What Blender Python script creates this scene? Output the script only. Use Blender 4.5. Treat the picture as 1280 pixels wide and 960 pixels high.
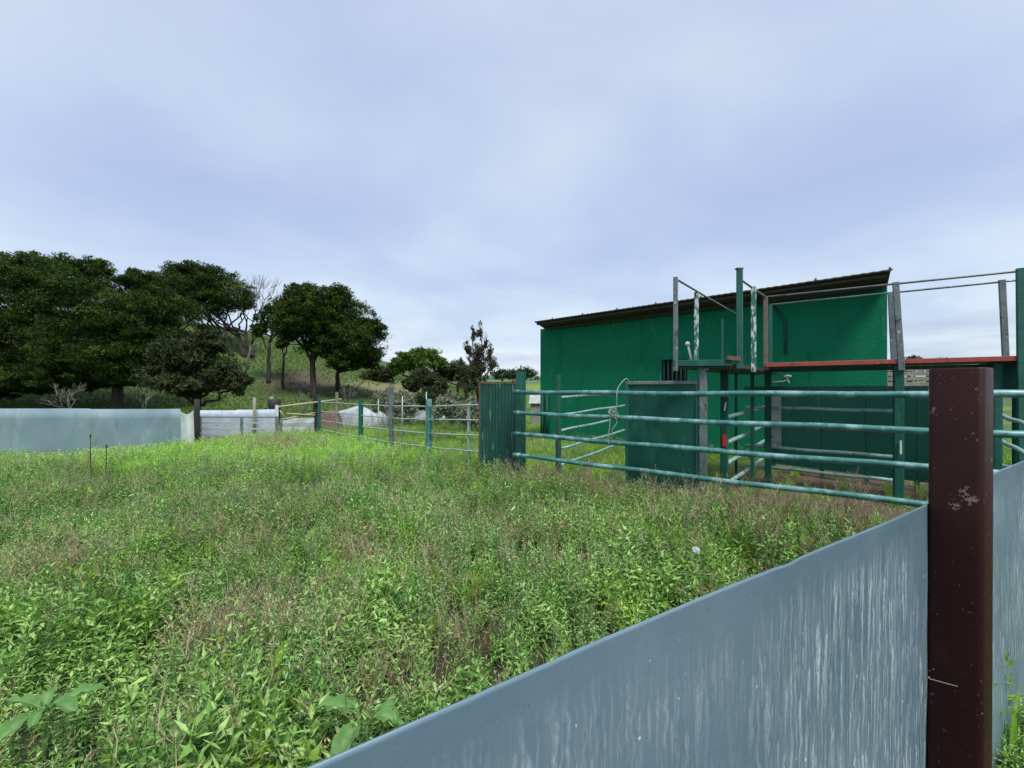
import bpy, math, random
import numpy as np
from mathutils import Vector, Matrix, noise as mnoise
random.seed(7); rng = np.random.default_rng(7)
for o in list(bpy.data.objects): bpy.data.objects.remove(o)
SC = bpy.context.scene; COL = SC.collection
# ------------------------------------------------------------------ camera
EYE = 1.6; F = 540.0; HOR = 487.0           # eye height, focal length in photo pixels, horizon row
cam = bpy.data.objects.new('camera', bpy.data.cameras.new('camera')); COL.objects.link(cam)
cam.location = (0, 0, EYE); cam.rotation_euler = (math.radians(90), 0, 0)
cam.data.sensor_width = 36; cam.data.lens = 36 * F / 1280; cam.data.shift_y = (HOR - 480) / 1280
cam.data.clip_start = .05; cam.data.clip_end = 6000
SC.camera = cam
# ------------------------------------------------------------------ exposure
SC.view_settings.view_transform = 'Standard'; SC.view_settings.look = 'None'
SC.view_settings.gamma = 1; SC.view_settings.exposure = 1.2
# ------------------------------------------------------------------ sky
SUN_EL = math.radians(60); SUN_AZ = math.radians(158)      # azimuth from +Y towards +X
wd = bpy.data.worlds.new('World'); SC.world = wd; wd.use_nodes = True
nt = wd.node_tree; nt.nodes.clear(); N = nt.nodes.new; L = nt.links.new
out = N('ShaderNodeOutputWorld'); bg1 = N('ShaderNodeBackground'); bg2 = N('ShaderNodeBackground'); mixs = N('ShaderNodeMixShader')
sky = N('ShaderNodeTexSky'); sky.sky_type = 'NISHITA'; sky.sun_disc = False
sky.sun_elevation = SUN_EL; sky.sun_rotation = SUN_AZ
L(sky.outputs[0], bg1.inputs[0]); bg1.inputs[1].default_value = .07
tc = N('ShaderNodeTexCoord'); sep = N('ShaderNodeSeparateXYZ'); L(tc.outputs['Generated'], sep.inputs[0])
grad = N('ShaderNodeValToRGB'); L(sep.outputs[2], grad.inputs[0])
e = grad.color_ramp.elements
e[0].position = 0.0; e[0].color = (.78, .84, .90, 1)
e[1].position = 1.0; e[1].color = (.56, .64, .83, 1)
for p, c in ((.045, (.74, .83, .92, 1)), (.16, (.60, .72, .89, 1)), (.36, (.51, .62, .83, 1)), (.62, (.55, .65, .83, 1))):
    q = e.new(p); q.color = c
# clouds live on a plane far above: direction / height, softened towards the horizon
addz = N('ShaderNodeMath'); addz.operation = 'ADD'; L(sep.outputs[2], addz.inputs[0]); addz.inputs[1].default_value = .16
dx = N('ShaderNodeMath'); dx.operation = 'DIVIDE'; L(sep.outputs[0], dx.inputs[0]); L(addz.outputs[0], dx.inputs[1])
dy = N('ShaderNodeMath'); dy.operation = 'DIVIDE'; L(sep.outputs[1], dy.inputs[0]); L(addz.outputs[0], dy.inputs[1])
cmb = N('ShaderNodeCombineXYZ'); L(dx.outputs[0], cmb.inputs[0]); L(dy.outputs[0], cmb.inputs[1])
n1 = N('ShaderNodeTexNoise'); n1.inputs['Scale'].default_value = .95; n1.inputs['Detail'].default_value = 7; n1.inputs['Roughness'].default_value = .45; n1.inputs['Distortion'].default_value = .25
L(cmb.outputs[0], n1.inputs['Vector'])
cr = N('ShaderNodeValToRGB'); L(n1.outputs[0], cr.inputs[0])
cr.color_ramp.interpolation = 'EASE'
cr.color_ramp.elements[0].position = .34; cr.color_ramp.elements[0].color = (.87, .89, .96, 1)
cr.color_ramp.elements[1].position = .68; cr.color_ramp.elements[1].color = (1.17, 1.14, 1.06, 1)
mul = N('ShaderNodeMixRGB'); mul.blend_type = 'MULTIPLY'; mul.inputs[0].default_value = 1
L(grad.outputs[0], mul.inputs[1]); L(cr.outputs[0], mul.inputs[2])
# low dark cloud strips and a pale gap just over the horizon
n2 = N('ShaderNodeTexNoise'); n2.inputs['Scale'].default_value = 1; n2.inputs['Detail'].default_value = 4
mp = N('ShaderNodeMapping'); mp.inputs['Scale'].default_value = (3.2, 3.2, 26); mp.inputs['Location'].default_value = (1.3, .4, .2)
L(tc.outputs['Generated'], mp.inputs[0]); L(mp.outputs[0], n2.inputs['Vector'])
lowm = N('ShaderNodeMapRange'); lowm.inputs[1].default_value = .04; lowm.inputs[2].default_value = .2; lowm.inputs[3].default_value = 1; lowm.inputs[4].default_value = 0
L(sep.outputs[2], lowm.inputs[0])
c2 = N('ShaderNodeMapRange'); c2.inputs[1].default_value = .5; c2.inputs[2].default_value = .66; L(n2.outputs[0], c2.inputs[0])
fm = N('ShaderNodeMath'); fm.operation = 'MULTIPLY'; L(lowm.outputs[0], fm.inputs[0]); L(c2.outputs[0], fm.inputs[1])
mx2 = N('ShaderNodeMixRGB'); L(fm.outputs[0], mx2.inputs[0]); L(mul.outputs[0], mx2.inputs[1]); mx2.inputs[2].default_value = (.47, .57, .72, 1)
L(mx2.outputs[0], bg2.inputs[0]); bg2.inputs[1].default_value = .46
mixs.inputs[0].default_value = .93
L(bg1.outputs[0], mixs.inputs[1]); L(bg2.outputs[0], mixs.inputs[2]); L(mixs.outputs[0], out.inputs[0])
# ------------------------------------------------------------------ sun through thin cloud
sl = bpy.data.lights.new('sun', 'SUN'); sl.energy = 2.0; sl.angle = math.radians(20); sl.color = (1, .965, .9)
so = bpy.data.objects.new('sun', sl); COL.objects.link(so)
sd = Vector((math.sin(SUN_AZ) * math.cos(SUN_EL), math.cos(SUN_AZ) * math.cos(SUN_EL), math.sin(SUN_EL)))
so.rotation_euler = sd.to_track_quat('Z', 'Y').to_euler(); so.location = (0, 0, 30)

# ================================================================== helpers
def W(px, D, z=None, py=None):
    if z is None: z = EYE - (py - HOR) / F * D
    return Vector(((px - 640) / F * D, D, z))
def sm(t): t = max(0., min(1., t)); return t * t * (3 - 2 * t)
SD = Vector((1.796, 1.1445, 0)).normalized(); SN = Vector((SD.y, -SD.x, 0))    # sheet fence direction, camera side normal
SP = W(1156, 1.64, 0)                                                        # sheet fence point at the brown post
CA = W(650, 6.85, 0); CB = W(1150, 3.96, 0); CDIR = (CB - CA).normalized()   # corral fence
def side_sheet(x, y): return (Vector((x, y, 0)) - SP).dot(SN)                # > 0 on the camera's side
CN = Vector((-CDIR.y, CDIR.x, 0))
def side_corral(x, y): return (Vector((x, y, 0)) - CA).dot(CN)               # > 0 beyond the corral fence
def ground(x, y):
    h = .0315 * (math.sqrt(max(0, y - 20) ** 2 + 16) - 4) if y > 20 else 0.
    h += 9.5 / (1 + math.exp(max(-30, min(30, (x + 21) / 7.5)))) * sm((y - 20) / 28) * (1 - .6 * sm((y - 50) / 120))
    h -= .45 * sm((-x - 7.5) / 5) * sm((y - 5) / 6) * (1 - sm((y - 15) / 6))
    if y < 22:
        h += .05 * mnoise.noise(Vector((x * .45, y * .45, 0))) + .02 * mnoise.noise(Vector((x * 1.7, y * 1.7, 3)))
    else:
        h += .25 * sm((y - 22) / 20) * mnoise.noise(Vector((x * .12, y * .12, 0)))
    s = side_sheet(x, y)
    if y < 8:
        h -= .28 * sm((s + 1.6) / 1.5) if s < 0 else .28 + .17 * sm(s / .12)
    h += .1 * sm((x - .8) / 2.0) * sm((y - 2.6) / 1.5) * (1 - sm((y - 16) / 5)) * (1 - sm((s + 1.2) / 1.2))
    return h

class MB:
    def __init__(s): s.v = []; s.f = []
    def add(s, vs, fs):
        b = len(s.v); s.v += [tuple(v) for v in vs]; s.f += [tuple(i + b for i in f) for f in fs]
    def box(s, c, size, rot=None, ax=None):
        hx, hy, hz = [k / 2 for k in size]
        M = rot.to_matrix() if rot else Matrix.Identity(3)
        if ax: M = Matrix((ax[0], ax[1], ax[2])).transposed()
        vs = [Vector(c) + M @ Vector((a * hx, b * hy, d * hz)) for a in (-1, 1) for b in (-1, 1) for d in (-1, 1)]
        s.add(vs, [(0, 1, 3, 2), (4, 6, 7, 5), (0, 4, 5, 1), (2, 3, 7, 6), (0, 2, 6, 4), (1, 5, 7, 3)])
    def bar(s, p0, p1, w, h, up=Vector((0, 0, 1)), bevel=.12):
        """beam with chamfered edges from p0 to p1"""
        p0 = Vector(p0); p1 = Vector(p1); d = (p1 - p0).normalized()
        if abs(d.dot(up)) > .95: up = Vector((0, 1, 0)) if abs(d.z) > .9 else Vector((0, 0, 1))
        a = d.cross(up).normalized(); b = a.cross(d).normalized()
        s._prism(p0, p1, a, b, w, h, bevel)
    def _prism(s, p0, p1, a, b, w, h, bevel=.12):
        c = bevel * min(w, h); x = w / 2; y = h / 2
        o = [(-x + c, -y), (x - c, -y), (x, -y + c), (x, y - c), (x - c, y), (-x + c, y), (-x, y - c), (-x, -y + c)]
        vs = [p0 + a * q[0] + b * q[1] for q in o] + [p1 + a * q[0] + b * q[1] for q in o]
        s.add(vs, [tuple(range(7, -1, -1)), tuple(range(8, 16))] + [(i, (i + 1) % 8, 8 + (i + 1) % 8, 8 + i) for i in range(8)])
    def tube(s, pts, rs, n=10, cap=True):
        pts = [Vector(p) for p in pts]
        if not hasattr(rs, '__len__'): rs = [rs] * len(pts)
        prev = None; b0 = len(s.v); vs = []
        for i, p in enumerate(pts):
            d = (pts[min(i + 1, len(pts) - 1)] - pts[max(i - 1, 0)]).normalized()
            if prev is None:
                u = Vector((0, 0, 1)) if abs(d.z) < .9 else Vector((1, 0, 0))
                a = d.cross(u).normalized()
            else: a = (prev - d * prev.dot(d)).normalized()
            prev = a; b = d.cross(a)
            vs += [p + (a * math.cos(k * 2 * math.pi / n) + b * math.sin(k * 2 * math.pi / n)) * rs[i] for k in range(n)]
        fs = [(i * n + k, i * n + (k + 1) % n, (i + 1) * n + (k + 1) % n, (i + 1) * n + k) for i in range(len(pts) - 1) for k in range(n)]
        if cap: fs += [tuple(range(n - 1, -1, -1)), tuple((len(pts) - 1) * n + k for k in range(n))]
        s.add(vs, fs)
    def build(s, name, mat, parent=None, smooth=False, label=None):
        me = bpy.data.meshes.new(name); off = Vector(parent['_o']) if parent is not None and '_o' in parent else Vector()
        me.from_pydata([tuple(Vector(v) - off) for v in s.v], [], s.f)
        me.materials.append(mat)
        if smooth:
            me.polygons.foreach_set('use_smooth', [len(p.vertices) < 7 for p in me.polygons])
        me.update()
        o = bpy.data.objects.new(name, me); COL.objects.link(o)
        if parent is not None:
            o.parent = parent; o['_o'] = tuple(off)
        if label: o['label'] = label
        return o
def thing(name, label, cat, loc, group=None):
    o = bpy.data.objects.new(name, None); COL.objects.link(o); o.location = loc; o.empty_display_size = .1
    o['label'] = label; o['category'] = cat; o['_o'] = tuple(loc)
    if group: o['group'] = group
    return o
def fast(name, V, Fc, mat, parent=None, attr=None, smooth=False):
    """numpy mesh: V (n,3), Fc (m,k)"""
    me = bpy.data.meshes.new(name); V = np.asarray(V, dtype=np.float32); Fc = np.asarray(Fc, dtype=np.int32)
    if parent is not None: V = V - np.array(parent['_o'], dtype=np.float32)
    k = Fc.shape[1]
    me.vertices.add(len(V)); me.vertices.foreach_set('co', V.ravel())
    me.loops.add(Fc.size); me.loops.foreach_set('vertex_index', Fc.ravel())
    me.polygons.add(len(Fc)); me.polygons.foreach_set('loop_start', np.arange(0, Fc.size, k, dtype=np.int32))
    me.update(calc_edges=True)
    if smooth: me.polygons.foreach_set('use_smooth', np.ones(len(Fc), dtype=bool))
    if attr is not None:
        a = me.attributes.new('lv', 'FLOAT', 'POINT'); a.data.foreach_set('value', np.asarray(attr, dtype=np.float32))
    me.materials.append(mat)
    o = bpy.data.objects.new(name, me)
    if parent is not None: o.parent = parent; o['_o'] = parent['_o']
    return o

# ------------------------------------------------------------------ materials
def lin(r, g, b): return tuple(((c / 255) / 12.92 if c / 255 <= .04045 else ((c / 255 + .055) / 1.055) ** 2.4) for c in (r, g, b)) + (1,)
def pmat(name, c1, c2, scale=6, rough=.6, metal=0, bump=.15, bscale=None, spots=(), stretch=(1, 1, 1), spec=.5):
    """two colours mixed by noise, then patches (colour, scale, threshold, softness, stretch) over them"""
    m = bpy.data.materials.new(name); m.use_nodes = True; t = m.node_tree; t.nodes.clear(); N = t.nodes.new; L = t.links.new
    o = N('ShaderNodeOutputMaterial'); p = N('ShaderNodeBsdfPrincipled'); L(p.outputs[0], o.inputs[0])
    g = N('ShaderNodeNewGeometry'); mp = N('ShaderNodeMapping'); mp.inputs['Scale'].default_value = stretch; L(g.outputs['Position'], mp.inputs[0])
    n = N('ShaderNodeTexNoise'); n.inputs['Scale'].default_value = scale; n.inputs['Detail'].default_value = 6; n.inputs['Roughness'].default_value = .6; L(mp.outputs[0], n.inputs['Vector'])
    r = N('ShaderNodeMapRange'); r.inputs[1].default_value = .3; r.inputs[2].default_value = .7; L(n.outputs[0], r.inputs[0])
    mx = N('ShaderNodeMixRGB'); mx.inputs[1].default_value = tuple(c1)[:3] + (1,); mx.inputs[2].default_value = tuple(c2)[:3] + (1,); L(r.outputs[0], mx.inputs[0])
    cur = mx.outputs[0]
    for (col, sc, th, so_, st) in spots:
        mp2 = N('ShaderNodeMapping'); mp2.inputs['Scale'].default_value = st; mp2.inputs['Location'].default_value = (sc * 1.7, 3.1, .7); L(g.outputs['Position'], mp2.inputs[0])
        n2 = N('ShaderNodeTexNoise'); n2.inputs['Scale'].default_value = sc; n2.inputs['Detail'].default_value = 7; n2.inputs['Roughness'].default_value = .65; L(mp2.outputs[0], n2.inputs['Vector'])
        r2 = N('ShaderNodeMapRange'); r2.inputs[1].default_value = th; r2.inputs[2].default_value = th + so_; L(n2.outputs[0], r2.inputs[0])
        m2 = N('ShaderNodeMixRGB'); L(r2.outputs[0], m2.inputs[0]); L(cur, m2.inputs[1]); m2.inputs[2].default_value = tuple(col)[:3] + (1,); cur = m2.outputs[0]
    L(cur, p.inputs['Base Color'])
    p.inputs['Roughness'].default_value = rough; p.inputs['Metallic'].default_value = metal; p.inputs['Specular IOR Level'].default_value = spec
    if bump:
        b = N('ShaderNodeBump'); b.inputs['Strength'].default_value = bump; b.inputs['Distance'].default_value = .02
        nb = N('ShaderNodeTexNoise'); nb.inputs['Scale'].default_value = bscale or scale * 4; nb.inputs['Detail'].default_value = 8; L(mp.outputs[0], nb.inputs['Vector'])
        L(nb.outputs[0], b.inputs['Height']); L(b.outputs[0], p.inputs['Normal'])
    return m
def leafmat(name, cols, trans=.3, rough=.55, instancer=True):
    """leaf colours from a ramp over (per plant tint + per leaf value)"""
    m = bpy.data.materials.new(name); m.use_nodes = True; t = m.node_tree; t.nodes.clear(); N = t.nodes.new; L = t.links.new
    o = N('ShaderNodeOutputMaterial'); p = N('ShaderNodeBsdfPrincipled'); tr = N('ShaderNodeBsdfTranslucent'); mx = N('ShaderNodeMixShader')
    a = N('ShaderNodeAttribute'); a.attribute_name = 'lv'
    ad = N('ShaderNodeMath'); ad.operation = 'MULTIPLY_ADD'; L(a.outputs['Fac'], ad.inputs[0]); ad.inputs[1].default_value = .7 if instancer else 1
    if instancer:
        b = N('ShaderNodeAttribute'); b.attribute_type = 'INSTANCER'; b.attribute_name = 'tint'
        h = N('ShaderNodeMath'); h.operation = 'MULTIPLY'; h.inputs[1].default_value = .6; L(b.outputs['Fac'], h.inputs[0]); L(h.outputs[0], ad.inputs[2])
    else: ad.inputs[2].default_value = 0
    r = N('ShaderNodeValToRGB'); L(ad.outputs[0], r.inputs[0]); e = r.color_ramp.elements
    e[0].position = 0; e[0].color = cols[0] + (1,); e[1].position = 1; e[1].color = cols[-1] + (1,)
    for i, c in enumerate(cols[1:-1]): q = e.new((i + 1) / (len(cols) - 1)); q.color = c + (1,)
    L(r.outputs[0], p.inputs['Base Color']); L(r.outputs[0], tr.inputs[0]); p.inputs['Roughness'].default_value = max(rough, .6); p.inputs['Specular IOR Level'].default_value = .15 if not instancer else .22
    mx.inputs[0].default_value = trans; L(p.outputs[0], mx.inputs[1]); L(tr.outputs[0], mx.inputs[2]); L(mx.outputs[0], o.inputs[0])
    return m
PALE = (.36, .5, .47); RUST = (.09, .035, .02); WHT = (.6, .62, .6)
M = {}
M['rail'] = pmat('teal_pipe_paint', (.025, .135, .115), (.055, .19, .175), 4, .42, .1, .15, spots=(((.20, .36, .36), 5, .47, .16, (1, 1, 1)), ((.02, .09, .10), 9, .6, .12, (1, 1, 1)), (PALE, 17, .68, .04, (1, 1, 1)), (RUST, 23, .72, .03, (1, 1, 1))))
M['railpale'] = pmat('worn_pale_pipe_paint', (.14, .27, .25), (.28, .40, .38), 7, .5, .1, .2, spots=(((.05, .2, .17), 10, .56, .06, (1, 1, 1)), (RUST, 25, .66, .04, (1, 1, 1))))
M['lightrail'] = pmat('grey_green_thin_rail', (.24, .34, .31), (.4, .47, .44), 5, .5, .3, .15, spots=((RUST, 12, .62, .05, (1, 1, 1)),))
M['post'] = pmat('dark_green_post_paint', (.01, .085, .062), (.02, .125, .092), 4, .45, .1, .2, spots=((RUST, 16, .67, .04, (1, 1, .5)), (PALE, 22, .7, .03, (1, 1, .5))))
M['postworn'] = pmat('worn_green_post_paint', (.02, .12, .09), (.05, .17, .14), 6, .5, .1, .2, spots=((WHT, 26, .5, .05, (1, 1, .35)),))
M['postgrey'] = pmat('grey_steel_post', (.09, .13, .13), (.2, .23, .23), 6, .5, .3, .2, spots=((RUST, 14, .6, .05, (1, 1, .4)), (WHT, 20, .64, .05, (1, 1, .4))))
M['postbrown'] = pmat('worn_brown_grey_post', (.09, .085, .07), (.14, .12, .10), 6, .7, 0, .2, spots=(((.25, .04, .03), 5, .6, .05, (1, 1, .5)),))
M['panel'] = pmat('dark_green_sheet_panel', (.005, .062, .043), (.009, .085, .06), 2, .6, 0, .1, spots=((RUST, 18, .7, .04, (1, 1, .5)), ((.02, .12, .09), 3, .55, .15, (1, 1, .4))), spec=.25)
M['barn'] = pmat('green_render_wall', (.0045, .145, .07), (.007, .178, .084), 1.1, .85, 0, .35, 30, spec=.15, spots=(((.004, .115, .056), 1.6, .56, .2, (1, 1, .5)), ((.02, .21, .12), 5, .6, .12, (1, 1, .3)), ((.005, .10, .05), 6, .6, .1, (1, 1, .12)), ((.05, .16, .10), 30, .70, .03, (1, 1, .6))))
M['roof'] = pmat('dark_roof_sheet', (.05, .042, .03), (.10, .085, .055), 5, .7, .1, .2)
M['timber'] = pmat('dark_roof_timber', (.03, .025, .018), (.05, .04, .028), 9, .8, 0, .3)
M['dark'] = pmat('dark_interior', (.006, .006, .006), (.012, .01, .01), 5, .9, 0, 0)
M['red'] = pmat('faded_red_paint', (.26, .04, .025), (.34, .075, .05), 7, .6, 0, .2, spots=((RUST, 15, .6, .06, (1, 1, 1)),))
M['redbright'] = pmat('bright_red_paint', (.5, .02, .02), (.4, .03, .02), 7, .5, 0, .1)
M['rust'] = pmat('rusty_steel', (.10, .045, .03), (.17, .09, .06), 18, .8, .1, .3)
M['deck'] = pmat('dark_deck_steel', (.03, .04, .035), (.055, .055, .045), 8, .6, .3, .2, spots=((RUST, 9, .55, .1, (1, 1, 1)),))
M['brown'] = pmat('brown_red_post_paint', (.020, .0045, .004), (.029, .007, .0055), 4, .5, 0, .035, 26, spots=(((.05, .012, .008), 5, .62, .16, (1, 1, .5)), ((.26, .17, .15), 17, .69, .01, (1, 1, .8)), ((.16, .12, .11), 42, .73, .01, (1, 1, .6))), spec=.22)
M['white'] = pmat('white_weathered', (.42, .46, .48), (.6, .63, .65), 5, .6, 0, .15, spots=(((.3, .33, .35), 6, .6, .1, (1, 1, .5)),))
M['tarp'] = pmat('weathered_grey_tarp', (.26, .29, .31), (.38, .41, .43), 2.5, .7, 0, .6, 3, spots=(((.14, .14, .13), 3, .55, .12, (1, 1, .6)),))
M['whitesheet'] = pmat('pale_galvanised_sheet', (.34, .4, .47), (.5, .55, .62), 3, .45, .3, .15, spots=(((.15, .17, .2), 5, .6, .1, (1, 1, 2)), (RUST, 9, .68, .05, (1, 1, 1))))
M['bluesheet'] = pmat('blue_grey_sheet_far', (.16, .24, .28), (.23, .32, .355), .8, .5, .25, .12, 6, spots=(((.3, .38, .42), 1.5, .55, .2, (1, 1, .6)), ((.08, .13, .15), 3, .68, .06, (1, 1, 1)), ((.12, .19, .19), 1.1, .52, .2, (1, 1, .5)), ((.13, .18, .18), 7, .64, .1, (1, 1, .15))))
M['yellow'] = pmat('weathered_pale_wood_pole', (.27, .26, .17), (.36, .34, .24), 8, .8, 0, .2)
M['wood'] = pmat('grey_weathered_wood', (.16, .145, .12), (.25, .23, .2), 9, .85, 0, .4, stretch=(1, 1, .3))
M['bark'] = pmat('pine_bark', (.018, .015, .013), (.042, .034, .028), 5, .9, 0, .5, stretch=(1, 1, .4))
M['barkgrey'] = pmat('pale_dry_branches', (.10, .095, .08), (.17, .16, .13), 6, .9, 0, .3)
M['rope'] = pmat('pale_green_rope', (.17, .25, .2), (.27, .34, .28), 40, .8, 0, .5)
M['rubber'] = pmat('black_rubber', (.012, .012, .013), (.02, .02, .02), 14, .7, 0, .3)
M['galv'] = pmat('galvanised_steel', (.42, .44, .45), (.55, .57, .58), 12, .4, .6, .1)
PINE = [(.010, .024, .003), (.022, .046, .006), (.042, .078, .009), (.09, .145, .017)]
M['pine'] = leafmat('pine_needles', PINE, .18, .6, False)
M['pinelight'] = leafmat('light_pine_needles', [(.04, .085, .012), (.07, .13, .02), (.1, .18, .03), (.15, .23, .045)], .22, .6, False)
M['scrub'] = leafmat('grey_scrub_leaves', [(.02, .034, .012), (.036, .05, .018), (.05, .068, .025), (.08, .09, .04)], .18, .7, False)
M['brownleaf'] = leafmat('brown_green_cypress', [(.035, .042, .022), (.06, .06, .034), (.075, .085, .045), (.11, .115, .07)], .15, .7, False)
M['greyleaf'] = leafmat('grey_dry_twigs', [(.15, .17, .11), (.2, .22, .15), (.27, .27, .2), (.34, .33, .27)], .15, .8, False)
M['fargreen'] = leafmat('far_tree_green', [(.025, .045, .025), (.04, .065, .035), (.055, .085, .04), (.07, .1, .05)], .15, .7, False)
WG = [(.03, .075, .016), (.075, .18, .034), (.14, .30, .06), (.24, .43, .10), (.40, .58, .20)]
M['herb'] = leafmat('herb_leaves', WG, .25)
M['herbgrey'] = leafmat('grey_green_herb_leaves', [(.03, .075, .02), (.08, .18, .05), (.15, .30, .09), (.26, .44, .15), (.42, .58, .27)], .3)
M['herblime'] = leafmat('lime_leaves', [(.11, .22, .03), (.15, .29, .035), (.2, .35, .045), (.27, .4, .06)], .4)
M['grass'] = leafmat('grass_blades', [(.10, .25, .02), (.17, .38, .03), (.26, .53, .045), (.36, .64, .075)], .4)
M['hillgrass'] = leafmat('dark_hill_grass', [(.07, .125, .018), (.095, .16, .022), (.12, .20, .028), (.16, .235, .045)], .25)
M['dry'] = leafmat('dry_brown_stalks', [(.16, .135, .07), (.25, .215, .11), (.33, .29, .165), (.44, .39, .25)], .15, .8)
M['dock'] = leafmat('dock_leaves', [(.07, .17, .045), (.12, .26, .075), (.24, .40, .16)], .3, .45, False)

# near sheet: paint with bird droppings run down it (UV = metres along, metres up)
def sheet_mat():
    m = bpy.data.materials.new('blue_grey_painted_sheet'); m.use_nodes = True; t = m.node_tree; t.nodes.clear(); N = t.nodes.new; L = t.links.new
    o = N('ShaderNodeOutputMaterial'); p = N('ShaderNodeBsdfPrincipled'); L(p.outputs[0], o.inputs[0]); uv = N('ShaderNodeUVMap')
    def nz(scale, st, loc=(0, 0, 0), det=4, rough=.55, dist=0):
        mp = N('ShaderNodeMapping'); mp.inputs['Scale'].default_value = st; mp.inputs['Location'].default_value = loc; L(uv.outputs[0], mp.inputs[0])
        n = N('ShaderNodeTexNoise'); n.inputs['Scale'].default_value = scale; n.inputs['Detail'].default_value = det; n.inputs['Roughness'].default_value = rough; n.inputs['Distortion'].default_value = dist; L(mp.outputs[0], n.inputs['Vector']); return n.outputs[0]
    def rng_(x, a, b, c=0, d=1):
        r = N('ShaderNodeMapRange'); r.inputs[1].default_value = a; r.inputs[2].default_value = b; r.inputs[3].default_value = c; r.inputs[4].default_value = d; L(x, r.inputs[0]); return r.outputs[0]
    def mth(op, a, b):
        x = N('ShaderNodeMath'); x.operation = op; L(a, x.inputs[0]); (L(b, x.inputs[1]) if not isinstance(b, (int, float)) else setattr(x.inputs[1], 'default_value', b)); return x.outputs[0]
    def mix(f, a, b):
        x = N('ShaderNodeMixRGB'); L(f, x.inputs[0]); (L(a, x.inputs[1]) if not isinstance(a, tuple) else setattr(x.inputs[1], 'default_value', a)); x.inputs[2].default_value = b; return x.outputs[0]
    base = mix(rng_(nz(1.6, (1, 1, 1), det=6), .35, .65), (.095, .165, .215, 1), (.145, .22, .275, 1))
    base = mix(mth('MULTIPLY', rng_(nz(5, (1, .5, 1), (4, 1, 0), 6, .7), .5, .75), .5), base, (.12, .19, .18, 1))
    sp = N('ShaderNodeSeparateXYZ'); L(uv.outputs[0], sp.inputs[0])
    band = mth('MULTIPLY', rng_(sp.outputs[1], 1.12, .98), rng_(sp.outputs[1], -.3, .2))
    def drips(sx, sy, w, seed, ln):
        mp = N('ShaderNodeMapping'); mp.inputs['Scale'].default_value = (sx, sy, 1); mp.inputs['Location'].default_value = (seed, seed * .37, 0); L(uv.outputs[0], mp.inputs[0])
        wob = nz(1, (3, 14, 1), (seed, 2, 0), 2); sh = N('ShaderNodeCombineXYZ'); L(mth('MULTIPLY', mth('SUBTRACT', wob, .5), .9), sh.inputs[0])
        ad = N('ShaderNodeVectorMath'); ad.operation = 'ADD'; L(mp.outputs[0], ad.inputs[0]); L(sh.outputs[0], ad.inputs[1])
        v = N('ShaderNodeTexVoronoi'); v.voronoi_dimensions = '2D'; v.inputs['Scale'].default_value = 1; v.inputs['Randomness'].default_value = 1; L(ad.outputs[0], v.inputs['Vector'])
        df = N('ShaderNodeVectorMath'); df.operation = 'SUBTRACT'; L(ad.outputs[0], df.inputs[0]); L(v.outputs['Position'], df.inputs[1])
        q = N('ShaderNodeSeparateXYZ'); L(df.outputs[0], q.inputs[0]); cs_ = N('ShaderNodeSeparateXYZ'); L(v.outputs['Color'], cs_.inputs[0])
        # thick head on top, thin tail below; length and width differ from drip to drip
        tail = rng_(q.outputs[1], -ln, .28, .12, 1.0); top = rng_(q.outputs[1], .42, .3, 0, 1)
        wid = mth('MULTIPLY', mth('MULTIPLY', tail, top), mth('MULTIPLY', rng_(cs_.outputs[0], .25, 1, 0, 1), w))
        cut = rng_(q.outputs[1], -ln * 1.05, -ln * .9, 0, 1)
        ax_ = N('ShaderNodeMath'); ax_.operation = 'ABSOLUTE'; L(q.outputs[0], ax_.inputs[0])
        return mth('MULTIPLY', rng_(mth('SUBTRACT', wid, ax_.outputs[0]), -.09, .11), cut)
    grain = rng_(nz(1, (240, 60, 1), (3, 0, 0), 4, .75), .38, .56)
    soft = rng_(nz(1, (60, 9, 1), (3, 8, 0), 4, .7), .36, .58)
    s = mth('MAXIMUM', mth('MULTIPLY', drips(34, 5.5, .30, 3.3, .62), grain), mth('MULTIPLY', mth('MULTIPLY', drips(62, 8.5, .34, 7.7, .6), soft), .7))
    s = mth('MAXIMUM', s, mth('MULTIPLY', drips(21, 4.2, .22, 11.1, .66), soft))
    zone = rng_(nz(1.3, (1, .6, 1), (2.2, .5, 0), 3), .34, .52)
    s = mth('MULTIPLY', mth('MULTIPLY', s, zone), band)
    wash = mth('MULTIPLY', mth('MULTIPLY', rng_(nz(1, (20, 1.3, 1), (1, 5, 0), 4, .6), .48, .72), zone), band)
    c = mix(mth('MULTIPLY', wash, .35), base, (.34, .40, .42, 1))
    c = mix(mth('MULTIPLY', s, .92), c, (.52, .6, .64, 1))
    c = mix(rng_(nz(36, (1, 1, 1), (9, 9, 0), 2), .735, .76), c, (.6, .64, .65, 1))      # small specks
    c = mix(mth('MULTIPLY', rng_(nz(26, (1, .7, 1), (5, 3, 0), 5, .7), .66, .7), .7), c, (.07, .10, .11, 1))
    L(c, p.inputs['Base Color']); p.inputs['Metallic'].default_value = .15; p.inputs['Roughness'].default_value = .42
    rr = rng_(nz(4, (1, 1, 1), (3, 3, 3), 5), .3, .7, .34, .55); L(rr, p.inputs['Roughness'])
    b = N('ShaderNodeBump'); b.inputs['Strength'].default_value = .25; b.inputs['Distance'].default_value = .004; L(nz(40, (1, 1, 1), (0, 0, 0), 6), b.inputs['Height']); L(b.outputs[0], p.inputs['Normal'])
    return m
M['sheet'] = sheet_mat()

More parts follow.
